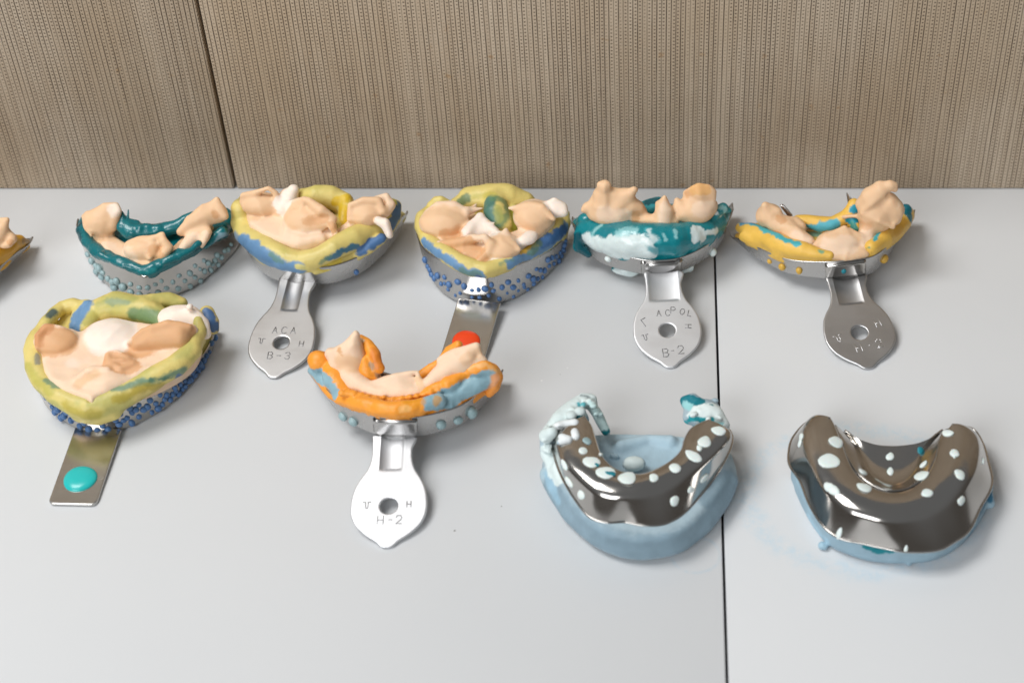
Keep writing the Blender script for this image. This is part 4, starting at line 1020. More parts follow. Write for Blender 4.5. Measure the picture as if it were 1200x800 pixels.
solid_part(t, 'wash_paste', [
    ('e', c1, 330, 220, 19.5, 5.5, 5, 5.6, 0, 1), ('t', c1, [(320, 200, 22, 4), (290, 130, 26, 1.8)], 2.0), ('t', c1, [(270, 240, 20, 3.4), (240, 250, 19.5, 1.4)], 1), ('t', c1, [(300, 120, 26, 1.2), (360, 140, 25.4, 1.2), (420, 190, 23.6, 1.6), (445, 250, 21, 1.2)], 1.4),
    ('t', c1, [(400, 290, 19, 4), (500, 340, 18, 4.4), (590, 420, 17.5, 4.2), (690, 480, 17, 3.6)], 1.5), ('t', c1, [(470, 260, 20.5, 1.8), (580, 270, 19.6, 2), (630, 330, 18.8, 2.6)], 1.4),
    ('e', c, 455, 268, 19.4, 9.6, 6, 4.6, 0, 0.7), ('t', c, [(356, 286, 19, 1.0), (410, 250, 22, 1.4), (478, 213, 25, 1.2), (492, 235, 23.6, 1.2), (470, 228, 24, 1.4)], 1.4), ('t', c, [(500, 225, 23.4, 1.2), (540, 250, 21.6, 1.4), (552, 290, 19, 1.2)], 1.2), ('t', c, [(380, 300, 18.6, 2), (470, 308, 18.4, 2.2), (545, 304, 18.6, 1.8)], .8),
    ('t', c, [(420, 322, 17.6, 1.6), (500, 326, 17.4, 1.8), (560, 312, 18, 1.6)], 1.2),
    ('e', c2, 380, 380, 26.5, 8, 6, 8, 0, 1.5), ('t', c2, [(240, 270, 31, 3), (330, 205, 35, 4.6), (420, 140, 39, 3.8), (500, 100, 41.5, 2.2), (550, 98, 41.6, 1.3), (556, 140, 39.8, 1.2)], 2.0), ('t', c2, [(500, 260, 33, 4.2), (555, 330, 30, 4), (550, 410, 26.5, 3)], 1.6), ('t', c2, [(575, 320, 29.5, .7), (610, 265, 32, .6), (560, 245, 33, 1.0)], .8),
    ('e', c2, 505, 208, 38.4, 2.0, 3.0, 1.6, 0, 0.6, 'sub'), ('e', c2, 535, 215, 38.4, 1.8, 3.0, 1.3, 0, 0.6, 'sub'),
    ('t', c2, [(240, 345, 30.4, .9), (340, 262, 35.4, 1.0), (450, 165, 39.4, .9)], 1.2), ('t', c2, [(250, 365, 29.6, .9), (400, 430, 28.4, 1.2), (540, 492, 25, .8)], 1.2), ('t', c2, [(310, 480, 22, 4), (280, 560, 20, 3.8), (300, 640, 19, 2.6)], 1.5), ('t', c2, [(60, 395, 23, .7), (150, 385, 24.5, 1.0), (220, 385, 26, 1.2)], .8), ('e', c2, 420, 340, 39.5, 5, 3, 6, 0, .6, 'sub'),
], M_PASTE, PEACH, [
    (c1, [(560, 420), (680, 470)], 3, PEACH_L, 2), (c, [(420, 280), (500, 280)], 4, PEACH_L, 2), (c2, [(280, 540), (290, 640)], 3, PEACH_L, 2), (c1, [(450, 260)], 2.2, PEACH_D, 1), (c2, [(300, 480), (230, 460)], 2, PEACH_D, 1.5, .7), (c2, [(600, 260), (575, 310)], 1, lin(236, 206, 172), .6),
    (c1, [(270, 330), (400, 390)], .9, CREAM, .7, .8), (c1, [(730, 515), (790, 520)], .9, PEACH_D, .8),
], (0.1, 0.18, 8.0))
disc_handle(t, (989.5, 323), (1007, 390.5), (1018, 432.5), 42, 10.2, 0.6, [('U', -.62, -.12, .24, .25, .2), ('H', .58, .26, .24, .2, .2), ('H', -.13, -.50, .26, .12, .2), ('-', .2, -.45, .13, 0.1, .2), ('2', .47, -.42, .27, .12, .2)], M_HANDLE, groove_w=.32, mark=M_MARKL)
bracket(t, ((967, 306.5), (1013.5, 300.5), (1013, 320), (968, 324.5)), M_MIRROR)
for q in [(c1.px(340, 645), 1.3), (c1.px(460, 695), 1.7), (c1.px(615, 730), 1.8), (c2.px(440, 780), 2.1)]: bead_at(t, t['tree'], *q[0], q[1], M_BEADYEL)
bead_at(t, t['tree'], 988.5, 315, 1.15, M_BEADTEAL, lift=1.0)
def flange(root, crop, pts, mtl):
    q = [crop.P(*p) for p in pts]; o = np.array([0.25, -0.9, 0]); n = len(q)
    V = np.array(q + [x - o for x in q]); 
    F = [[0, 1, 2, 3], [7, 6, 5, 4]] + [[i, i + 4, (i + 1) % 4 + 4, (i + 1) % 4] for i in range(4)]
    ob = mesh_obj('lingual_flange', V, np.array(F), mtl, root, None, False)
    b = ob.modifiers.new('edge', 'BEVEL'); b.width = 0.0003; b.segments = 2
flange(t, c2, [(98, 180, 29), (112, 175, 29.6), (152, 225, 28), (120, 340, 22)], M_STEEL)
flange(t, c1, [(430, 130, 25), (470, 122, 25.4), (555, 220, 22), (520, 250, 20)], M_STEEL)

# ---- orange tray in front
c, c1, c2 = Crop(340, 370, 2.759), Crop(355, 385, 7.27), Crop(470, 385, 7.27)
bt = [(78, 185), (88, 220), (110, 252), (150, 302), (200, 346), (275, 381), (345, 393), (420, 389), (500, 371), (560, 346), (620, 292), (660, 238), (674, 190)]
t = tray('metal tray of crumbly orange and grey-blue putty, shiny round-ended handle stamped H-2', c, bt)
t['lift'] = 1.2; t['dz'] = 3.0; shell(t, c, bt, (5, 10, 5), [10, 11.5, 12.5, 12.5, 11.5, 11], 1.8, M_STEEL)
solid_part(t, 'impression_putty', [
    ('s', c, [(105, 200), (150, 255), (220, 298), (345, 315), (480, 298), (600, 250), (650, 205), (600, 175), (480, 190), (430, 215), (280, 215), (230, 190), (150, 160)], 9, 17, 2, 1.5),
    ('e', c1, 132, 272, 21.5, 4.6, 4.4, 4.0, 0, .3), ('t', c1, [(85, 350, 17, 2.2), (150, 400, 15.5, 3), (210, 470, 14.5, 3), (260, 540, 14, 2.4)], 1.0), ('t', c1, [(245, 345, 20, 3.6), (270, 420, 19.5, 4.2), (320, 500, 18.6, 3.8), (390, 540, 18.4, 2.2)], .5),
    ('r', c, [(165, 262, 17.5, 3), (220, 283, 17.5, 3.2), (300, 299, 17.5, 3.2), (345, 302, 17.5, 3.2), (420, 290, 18, 3.2), (480, 275, 18.5, 3)], 1.0), ('t', c, [(185, 245, 20, 1.2), (250, 262, 20, 1.1), (320, 272, 20, 1.4), (385, 266, 20, 1.1), (440, 252, 20.4, 1.6)], .6),
    ('t', c2, [(200, 545, 20, 2.8), (260, 520, 21, 2.4), (325, 498, 22, 2.6)], .5), ('t', c2, [(345, 500, 21.6, 2.4), (400, 478, 22.4, 3.4), (440, 462, 22.6, 3.0)], .4), ('t', c2, [(460, 440, 23, 2.4), (520, 392, 23.8, 2.2)], .5),
    ('t', c2, [(590, 355, 25, 2.4), (640, 340, 25.6, 2.8), (720, 328, 26, 2.4), (785, 356, 24, 2.8), (812, 420, 21.4, 2.8), (796, 490, 18, 2.6), (752, 550, 15.4, 2.2)], .5),
    ('t', c2, [(260, 640, 16.6, 2.2), (400, 588, 18, 3.4), (520, 528, 18.6, 4.0), (640, 470, 19.6, 4.2), (745, 440, 19.6, 3.6)], .4),
    ('t', c1, [(490, 85, 30, 1.8), (560, 145, 29, 2.8), (610, 230, 27, 2.8), (640, 330, 24, 2.4)], .8), ('t', c1, [(530, 275, 25.4, 2.8), (550, 360, 22, 3.4), (600, 430, 19, 3)], .8),
    ('e', c, 167, 250, 22.4, 1.6, 1.5, 1.4, 8, .5), ('e', c, 185, 249, 22.2, 1.8, 1.4, 1.1, 60, .5), ('e', c, 205, 252, 22.0, 1.7, 1.7, 1.1, 19, .5), ('e', c, 230, 258, 21.7, 2.1, 1.5, 1.0, 75, .5), ('e', c, 248, 264, 21.4, 2.2, 1.2, 1.4, 49, .5), ('e', c, 276, 269, 21.2, 1.7, 1.6, 1.3, 17, .5), ('e', c, 303, 267, 20.9, 1.4, 1.2, 1.7, 55, .5), ('e', c, 332, 274, 20.5, 1.7, 1.7, 1.4, 68, .5), ('e', c, 358, 271, 20.8, 2.3, 1.5, 1.6, 35, .5), ('e', c, 388, 265, 21.2, 1.4, 1.7, 1.7, 73, .5), ('e', c, 410, 259, 21.5, 1.5, 1.7, 1.4, 36, .5), ('e', c, 432, 252, 21.8, 2.0, 1.4, 1.2, 8, .5), ('e', c, 454, 244, 22.0, 1.6, 1.6, 1.6, 5, .5), ('e', c, 480, 238, 22.3, 1.7, 1.5, 1.3, 35, .5), ('e', c, 505, 229, 22.6, 1.6, 1.1, 1.4, 4, .5), ('t', c2, [(160, 410, 19.5, 2.4), (250, 335, 22, 2.4), (330, 275, 24.6, 1.8), (400, 185, 28, 1.8), (490, 138, 30.4, 1.4)], 1.0),
], M_PUTTY, ORANGE, [
    (c1, [(70, 350), (130, 390), (200, 460), (250, 540)], 3.0, GREYB, .7), (c2, [(270, 630), (420, 590), (560, 520), (660, 470), (740, 430)], 4.0, GREYB, .5), (c2, [(320, 600), (300, 640)], 1.2, lin(206, 150, 60), .8, .7),
    (c1, [(600, 190), (640, 300)], 2.0, lin(214, 122, 40), 1.5, .8), (c1, [(575, 300), (640, 400)], 1.0, lin(160, 140, 120), .8, .8), (c2, [(590, 330), (720, 300), (830, 360)], 1.0, lin(238, 190, 130), 1.0, .6), (c2, [(820, 430), (760, 560)], 2.2, lin(222, 140, 60), 1.5, .8),
    (c1, [(500, 110), (510, 180)], 1.0, lin(238, 214, 180), .6, .9), (c2, [(60, 640), (160, 620)], 2, lin(226, 150, 26), 2, .7), (c2, [(0, 690), (60, 680)], 1.0, lin(240, 190, 120), 1, .6),
], (0.34, 0.32, 6.0))
solid_part(t, 'wash_paste', [
    ('s', c, [(165, 190), (185, 225), (250, 252), (345, 262), (430, 250), (500, 215), (560, 190), (600, 165), (560, 150), (480, 185), (430, 205), (300, 205), (240, 195), (200, 165)], 10, 18, 1.5, 1.5),
    ('e', c1, 390, 250, 24, 6.5, 5, 6.5, 0, 1.5), ('t', c1, [(250, 210, 24.5, 2.4), (300, 300, 21.4, 3.6), (390, 320, 21.6, 4.2), (470, 280, 23.4, 3.4), (430, 140, 30, 3.2), (450, 65, 33, 1.5)], 1.6), ('t', c1, [(215, 215, 24, 1.4), (310, 180, 28, 1.3), (390, 115, 31.4, 1.2), (452, 45, 34, .9)], 1.4), ('t', c1, [(455, 50, 33.6, 1), (480, 150, 28.6, 1.5)], 1),
    
    ('t', c1, [(400, 410, 19.6, 4.2), (480, 480, 18.6, 4), (560, 520, 18.4, 3.4), (680, 560, 18.4, 2.8)], 1.5),
    ('e', c, 345, 225, 19, 9.5, 5.5, 3.8, 4, .9), ('t', c, [(262, 224, 20, 1.4), (330, 198, 22.6, 1.2), (412, 181, 24, .9), (424, 235, 20, 1.4)], 1.4), ('t', c, [(270, 245, 19, 2.2), (340, 252, 19, 2.4), (405, 248, 19.2, 2)], 1.0), ('t', c, [(275, 215, 21, .9), (350, 208, 22, 1.0), (400, 205, 22, .9)], 1),
    ('e', c2, 510, 300, 24, 7, 5.5, 5.6, 0, 1), ('t', c2, [(210, 490, 20, 2.6), (330, 400, 22, 3.8), (450, 310, 24.6, 4.4), (560, 240, 27.6, 3.8), (640, 150, 31, 1.6)], 1.5), ('t', c2, [(330, 270, 26.4, 1.2), (470, 185, 29.6, 1.2), (645, 140, 32, 1.0), (690, 260, 26.8, 1.2)], 1.4), ('t', c2, [(650, 290, 26, 2), (700, 280, 26, 1.5)], 1),
    ('t', c2, [(0, 545, 18.8, 2.6), (100, 545, 18.8, 2.8), (180, 530, 19.4, 2)], 1.4),
], M_PASTE, PEACH_L, [
    (c1, [(330, 280), (430, 300)], 3.6, PEACH, 2), (c1, [(310, 190), (330, 220)], 1.2, PEACH_D, 1), (c2, [(560, 260), (650, 200)], 2.5, PEACH, 1.5, .7), (c2, [(150, 440), (170, 500)], 1.6, PEACH, 1.5),
], (0.1, 0.18, 9.0))
disc_handle(t, (463, 510), (456, 593), (455, 642), 44.7, 10.6, 0.6, [('U', -.58, .03, .2, 0, .2), ('H', .52, .03, .17, 0, .2), ('H', -.2, -.42, .24, 0, .2), ('-', .06, -.42, .18, 0, .2), ('2', .28, -.42, .24, 0, .2)], M_SATIN, groove_w=.28)
bracket(t, ((438.5, 487.5), (488.5, 486.5), (488.5, 509), (440, 507.5)), M_STEEL)
for (x, y, r) in [(140, 295, 1.6), (175, 322, 1.8), (208, 338, 1.7), (487, 347, 1.7), (541, 335, 1.8), (583, 308, 2.2)]: bead_at(t, t['tree'], *c.px(x, y), r, M_BEADGREY)

# ---- dark teal tray, back left
c = Crop(0, 200, 4)
bt = [(400, 320), (398, 350), (405, 395), (430, 440), (460, 485), (520, 550), (600, 586), (690, 598), (800, 586), (880, 560), (960, 510), (1040, 440), (1105, 372), (1128, 310), (1120, 250)]
t = tray('pointed perforated metal tray lined with dark teal putty, small grey beads on its wall', c, bt)
t['lift'] = 1.2; t['dz'] = 3.6; shell(t, c, bt, (0.6, 0.6, 0.6), [13], 1.4, M_MIRROR, rim_px=[(366, 228), (362, 262), (375, 305), (397, 350), (440, 385), (520, 428), (600, 460), (668, 493), (692, 493), (750, 460), (850, 405), (950, 360), (1050, 310), (1110, 272), (1122, 215)])
solid_part(t, 'impression_putty', [
    ('s', c, [(415, 260), (440, 340), (540, 415), (670, 465), (850, 390), (1000, 295), (1060, 240), (900, 215), (820, 280), (620, 300), (560, 225), (430, 225)], 2, 12, 2, 1.5),
    ('r', c, [(402, 238, 18, 2.4), (388, 280, 17, 2.4), (410, 335, 15, 2.8), (470, 388, 14, 2.8), (560, 430, 13.4, 2.6), (660, 468, 12.6, 2.6), (690, 468, 12.6, 2.6), (760, 440, 13.2, 2.6), (850, 395, 14.4, 2.8), (950, 332, 16, 3), (1040, 275, 17.6, 3.2), (1075, 232, 19, 2.8), (1060, 200, 20, 2.2)], 1.2),
    ('t', c, [(565, 215, 20, 2.2), (580, 260, 18, 3.4), (620, 290, 16, 4)], 1.0), ('t', c, [(620, 285, 16, 4), (690, 292, 15.4, 3.8), (760, 282, 15.4, 3.5), (830, 260, 17, 3), (870, 228, 19, 2.4), (905, 208, 20, 1.8)], .8),
    ('t', c, [(600, 232, 20, .9), (602, 178, 23, .3)], .6), ('t', c, [(580, 222, 21, .8), (572, 190, 23, .3)], .6), ('t', c, [(615, 240, 19, 1.6), (640, 250, 18, 1.8)], .6), ('e', c, 690, 268, 18, 3.4, 2.4, 2.0, 0, .5), ('e', c, 740, 268, 18, 2.6, 2, 1.8, 0, .5), ('e', c, 660, 275, 18, 2.2, 2, 2.2, 0, .5),
    ('t', c, [(960, 345, 13.4, 2.2), (1040, 290, 15, 2.4)], 1.0), ('t', c, [(470, 395, 15, 1.8), (520, 420, 14.5, 1.4), (580, 445, 14.5, 1.8), (620, 450, 14, 1.3)], .6), ('t', c, [(770, 425, 15.4, 1.5), (840, 400, 16, 1.8), (900, 370, 16.4, 1.3), (930, 340, 17, 1.6)], .6),
], M_WET, lin(12, 106, 114), [
    (c, [(960, 370), (1040, 310), (1080, 285)], 2.0, lin(128, 160, 172), 1.0), (c, [(700, 280), (740, 285)], 1.8, lin(20, 116, 124), 2, .7), (c, [(660, 478), (720, 470)], 1.2, lin(40, 140, 146), 1.2, .8), (c, [(370, 250), (375, 320)], 1.6, lin(8, 66, 78), 1.6, .8), (c, [(590, 240), (600, 270)], 1.2, lin(30, 126, 132), 1.4, .6),
], (0.34, 0.3, 10.0))
solid_part(t, 'wash_paste', [
    ('s', c, [(425, 255), (440, 320), (500, 378), (580, 422), (680, 446), (780, 420), (880, 358), (960, 292), (1000, 250), (940, 240), (880, 290), (800, 350), (740, 365), (640, 352), (570, 320), (500, 265)], 8, 13.2, 1.5, 1.5),
    ('e', c, 470, 250, 17.5, 7.2, 5, 6.6, 0, 1.2), ('t', c, [(393, 212, 20.5, 1.0), (445, 198, 22.4, 1.7), (490, 165, 24.8, 1.6), (545, 163, 25, 1.4), (560, 188, 23.6, 1.0)], 2.4), ('t', c, [(500, 195, 22.5, 2.6), (540, 200, 22, 2.6), (530, 260, 18, 2)], 2.0), ('t', c, [(395, 215, 20, .8), (410, 265, 18, 1.2), (428, 305, 15.6, .9)], 1.2),
    ('e', c, 675, 372, 14.6, 8.0, 5.4, 5.2, 0, .8), ('t', c, [(598, 350, 15.8, 1.0), (650, 322, 18, 1.3), (720, 312, 20, 1.2), (762, 298, 21, .8)], 2.4), ('t', c, [(762, 298, 21, .8), (768, 330, 19, 1.8), (790, 362, 16.6, 2.2), (760, 400, 14.6, 2)], 1.4), ('t', c, [(715, 318, 19.4, 1.0), (720, 360, 17.4, 1.2), (700, 410, 15, 1.2)], 1.8),
    ('t', c, [(848, 290, 16.4, 1.4), (900, 245, 19, 3.2), (960, 212, 20.4, 4.6), (1015, 200, 20.4, 4.4)], 1.6), ('t', c, [(838, 282, 17.6, .8), (925, 200, 22.6, 1.2), (985, 158, 24.8, 1.3), (1018, 132, 26.4, .9), (1032, 175, 23.6, 1.8), (1054, 215, 21, 1.6)], 2.2), ('t', c, [(925, 230, 21.4, .9), (990, 190, 23.4, 1.0), (1018, 140, 26, .8)], 1.6),
    ('t', c, [(975, 285, 17.2, 1.8), (958, 320, 16, 1.6), (946, 355, 14, .9)], 1.0), ('t', c, [(960, 270, 17, 2.4), (900, 320, 15, 2.6), (860, 360, 14, 2)], 2),
], M_PASTE, PEACH, [
    (c, [(500, 360), (600, 400)], 4, PEACH_L, 2), (c, [(540, 180)], 3, CREAM, 2, .8), (c, [(850, 360), (900, 320)], 3.6, PEACH_L, 1.6), (c, [(960, 290), (948, 350)], 1.6, PEACH_L, .8), (c, [(720, 370), (740, 400)], 2.4, PEACH_D, 1.6), (c, [(1010, 210)], 1.8, PEACH_D, 1),
], (0.1, 0.18, 11.0))
for (x, y) in [(415, 390), (435, 422), (455, 445), (455, 470), (485, 475), (480, 495), (510, 505), (500, 528), (550, 515), (540, 545), (580, 543), (570, 575), (615, 530), (615, 565), (655, 545), (657, 577), (693, 545), (700, 580), (728, 530), (742, 570), (757, 515), (780, 548), (800, 577), (810, 520), (838, 490), (835, 550), (865, 515), (858, 570), (888, 480), (890, 540), (912, 498), (912, 445), (935, 460), (938, 515), (953, 420), (957, 470), (973, 432), (995, 437), (1015, 395), (1020, 440), (1035, 405), (1050, 375), (1065, 370), (1080, 345), (985, 465), (1005, 420), (530, 520), (470, 455)]:
    bead_at(t, t['tree'], *c.px(x, y), 1.25 if x > 600 else 1.6, M_BEADGREY)

# ---- tray cut by the left edge of the photograph
c = Crop(0, 0, 1)
bt = [(-150, 268), (-142, 290), (-115, 318), (-85, 336), (-50, 344), (-20, 338), (3, 318), (18, 304), (30, 292), (35, 280)]
t = tray('metal tray of deep yellow putty, cut off at the far left edge of the photo', c, bt)
t['lift'] = 1.2; t['dz'] = 0; shell(t, c, bt, (4, 8, 5), [5, 5, 5, 4.5, 3.5], 1.4, M_STEEL)
solid_part(t, 'impression_putty', [
    ('s', c, [(-135, 270), (-100, 300), (-50, 318), (-10, 305), (20, 284), (10, 272), (-30, 285), (-70, 285), (-110, 265)], 8, 15, 2, 1.5),
    ('r', c, [(-135, 266, 17, 3.6), (-105, 298, 16, 4.4), (-55, 314, 15.5, 4.4), (-14, 301, 15.5, 5.0), (8, 288, 15.6, 4.6), (22, 283, 15.4, 3.2), (31, 283, 15, 1.6)], 1.5),
], M_PUTTY, lin(214, 158, 40), [(c, [(10, 280), (24, 284)], 1.4, lin(206, 160, 84), 1.2, .7), (c, [(28, 282), (33, 284)], 1.2, lin(120, 110, 100), 1.0, .6)], (0.15, 0.162, 12.0))
solid_part(t, 'wash_paste', [
    ('t', c, [(-12, 282, 19.5, 5), (0, 272, 22.4, 3.8), (8, 258, 27, 1.3)], 1.5), ('t', c, [(-10, 258, 27, 1.2), (8, 257, 27.4, 1.0)], 1.0), ('t', c, [(6, 270, 22, 2), (14, 280, 19.6, 2.2), (10, 286, 18.4, 1.8), (4, 288, 18, 1.5)], .9), ('t', c, [(-70, 292, 20, 5), (-100, 270, 21, 5), (-110, 255, 25, 3)], 1.5), ('e', c, -50, 296, 19, 9, 5, 4, 0, 1),
], M_PASTE, PEACH, [(c, [(12, 284)], 1.4, PEACH_D, 1)], (0.1, 0.18, 13.0))

# ---- upturned trays
def rounded(poly, it=3):
    for _ in range(it):
        n = len(poly); poly = [q for i in range(n) for q in ((poly[i][0] * .75 + poly[(i + 1) % n][0] * .25, poly[i][1] * .75 + poly[(i + 1) % n][1] * .25), (poly[i][0] * .25 + poly[(i + 1) % n][0] * .75, poly[i][1] * .25 + poly[(i + 1) % n][1] * .75))]
    return poly


def arch_shell(root, c, OB, OT, IT, zb, zt, zi, m, n=110):
    ob = resample([c.P(x, y, zb) for x, y in OB], n); ot = resample([c.P(x, y, zt) for x, y in OT], n); it = resample([c.P(x, y, zt) for x, y in IT], n)
    cc = it.mean(0); ib = it + (cc - it) * 0.05; ib[:, 2] = zi
    up = np.array([0, 0, 1.0])
    rows = [ob, ob * .68 + ot * .32 + up * .2, ob * .3 + ot * .7, ot * .94 + ob * .06 - up * .3, ot * .80 + it * .2 + up * .7, ot * .5 + it * .5 + up * 1.1, ot * .22 + it * .78 + up * .6, it * 1.0 - up * .6, it * .7 + ib * .3, ib]
    rows = [r + up * (0.16 * vnoise(r, 0.08, 40.0) + 0.06 * vnoise(r, 0.3, 41.0))[:, None] for r in rows]
    V, Q = loft(chaikin(rows, 3))
    o = mesh_obj('tray_shell', V, Q, m, root)
    s = o.modifiers.new('sheet', 'SOLIDIFY'); s.thickness = 0.0008; s.offset = -1
    rv, rq = tube_mesh(ob, np.full(n, 0.5), 8); mesh_obj('rim_wire', rv, rq, m, root)
    root['tree'] = bvh(V, Q); root['it'] = it
    return V, Q


c, c1, c2 = Crop(610, 440, 3.2), Crop(630, 455, 6.667), Crop(750, 455, 6.667)
OB = [(240, 165), (160, 185), (120, 238), (132, 320), (165, 400), (215, 480), (260, 530), (320, 551), (390, 549), (450, 560), (510, 562), (560, 550), (620, 510), (700, 420), (760, 330), (795, 245), (775, 195), (720, 170)]
OT = [(235, 155), (170, 175), (135, 230), (152, 310), (205, 372), (280, 425), (370, 450), (470, 440), (580, 400), (680, 330), (760, 262), (790, 215), (762, 185), (710, 172)]
IT = [(245, 158), (268, 180), (285, 230), (300, 275), (325, 312), (370, 345), (440, 360), (500, 345), (560, 310), (598, 270), (612, 225), (635, 188), (670, 172), (695, 170)]
BASE = [(75, 350), (100, 430), (180, 540), (280, 622), (400, 665), (480, 671), (580, 656), (680, 610), (760, 510), (808, 425), (812, 380), (790, 310), (740, 280), (610, 252), (470, 248), (330, 244), (200, 260), (110, 310)]; BASE = rounded(BASE)
t = thing('impression_tray', 'upturned open metal tray with ragged white putty at both back ends', 'dental tray', base_of(c, BASE), GRP)
arch_shell(t, c, OB, OT, IT, 14, 24, 10, M_MIRROR)
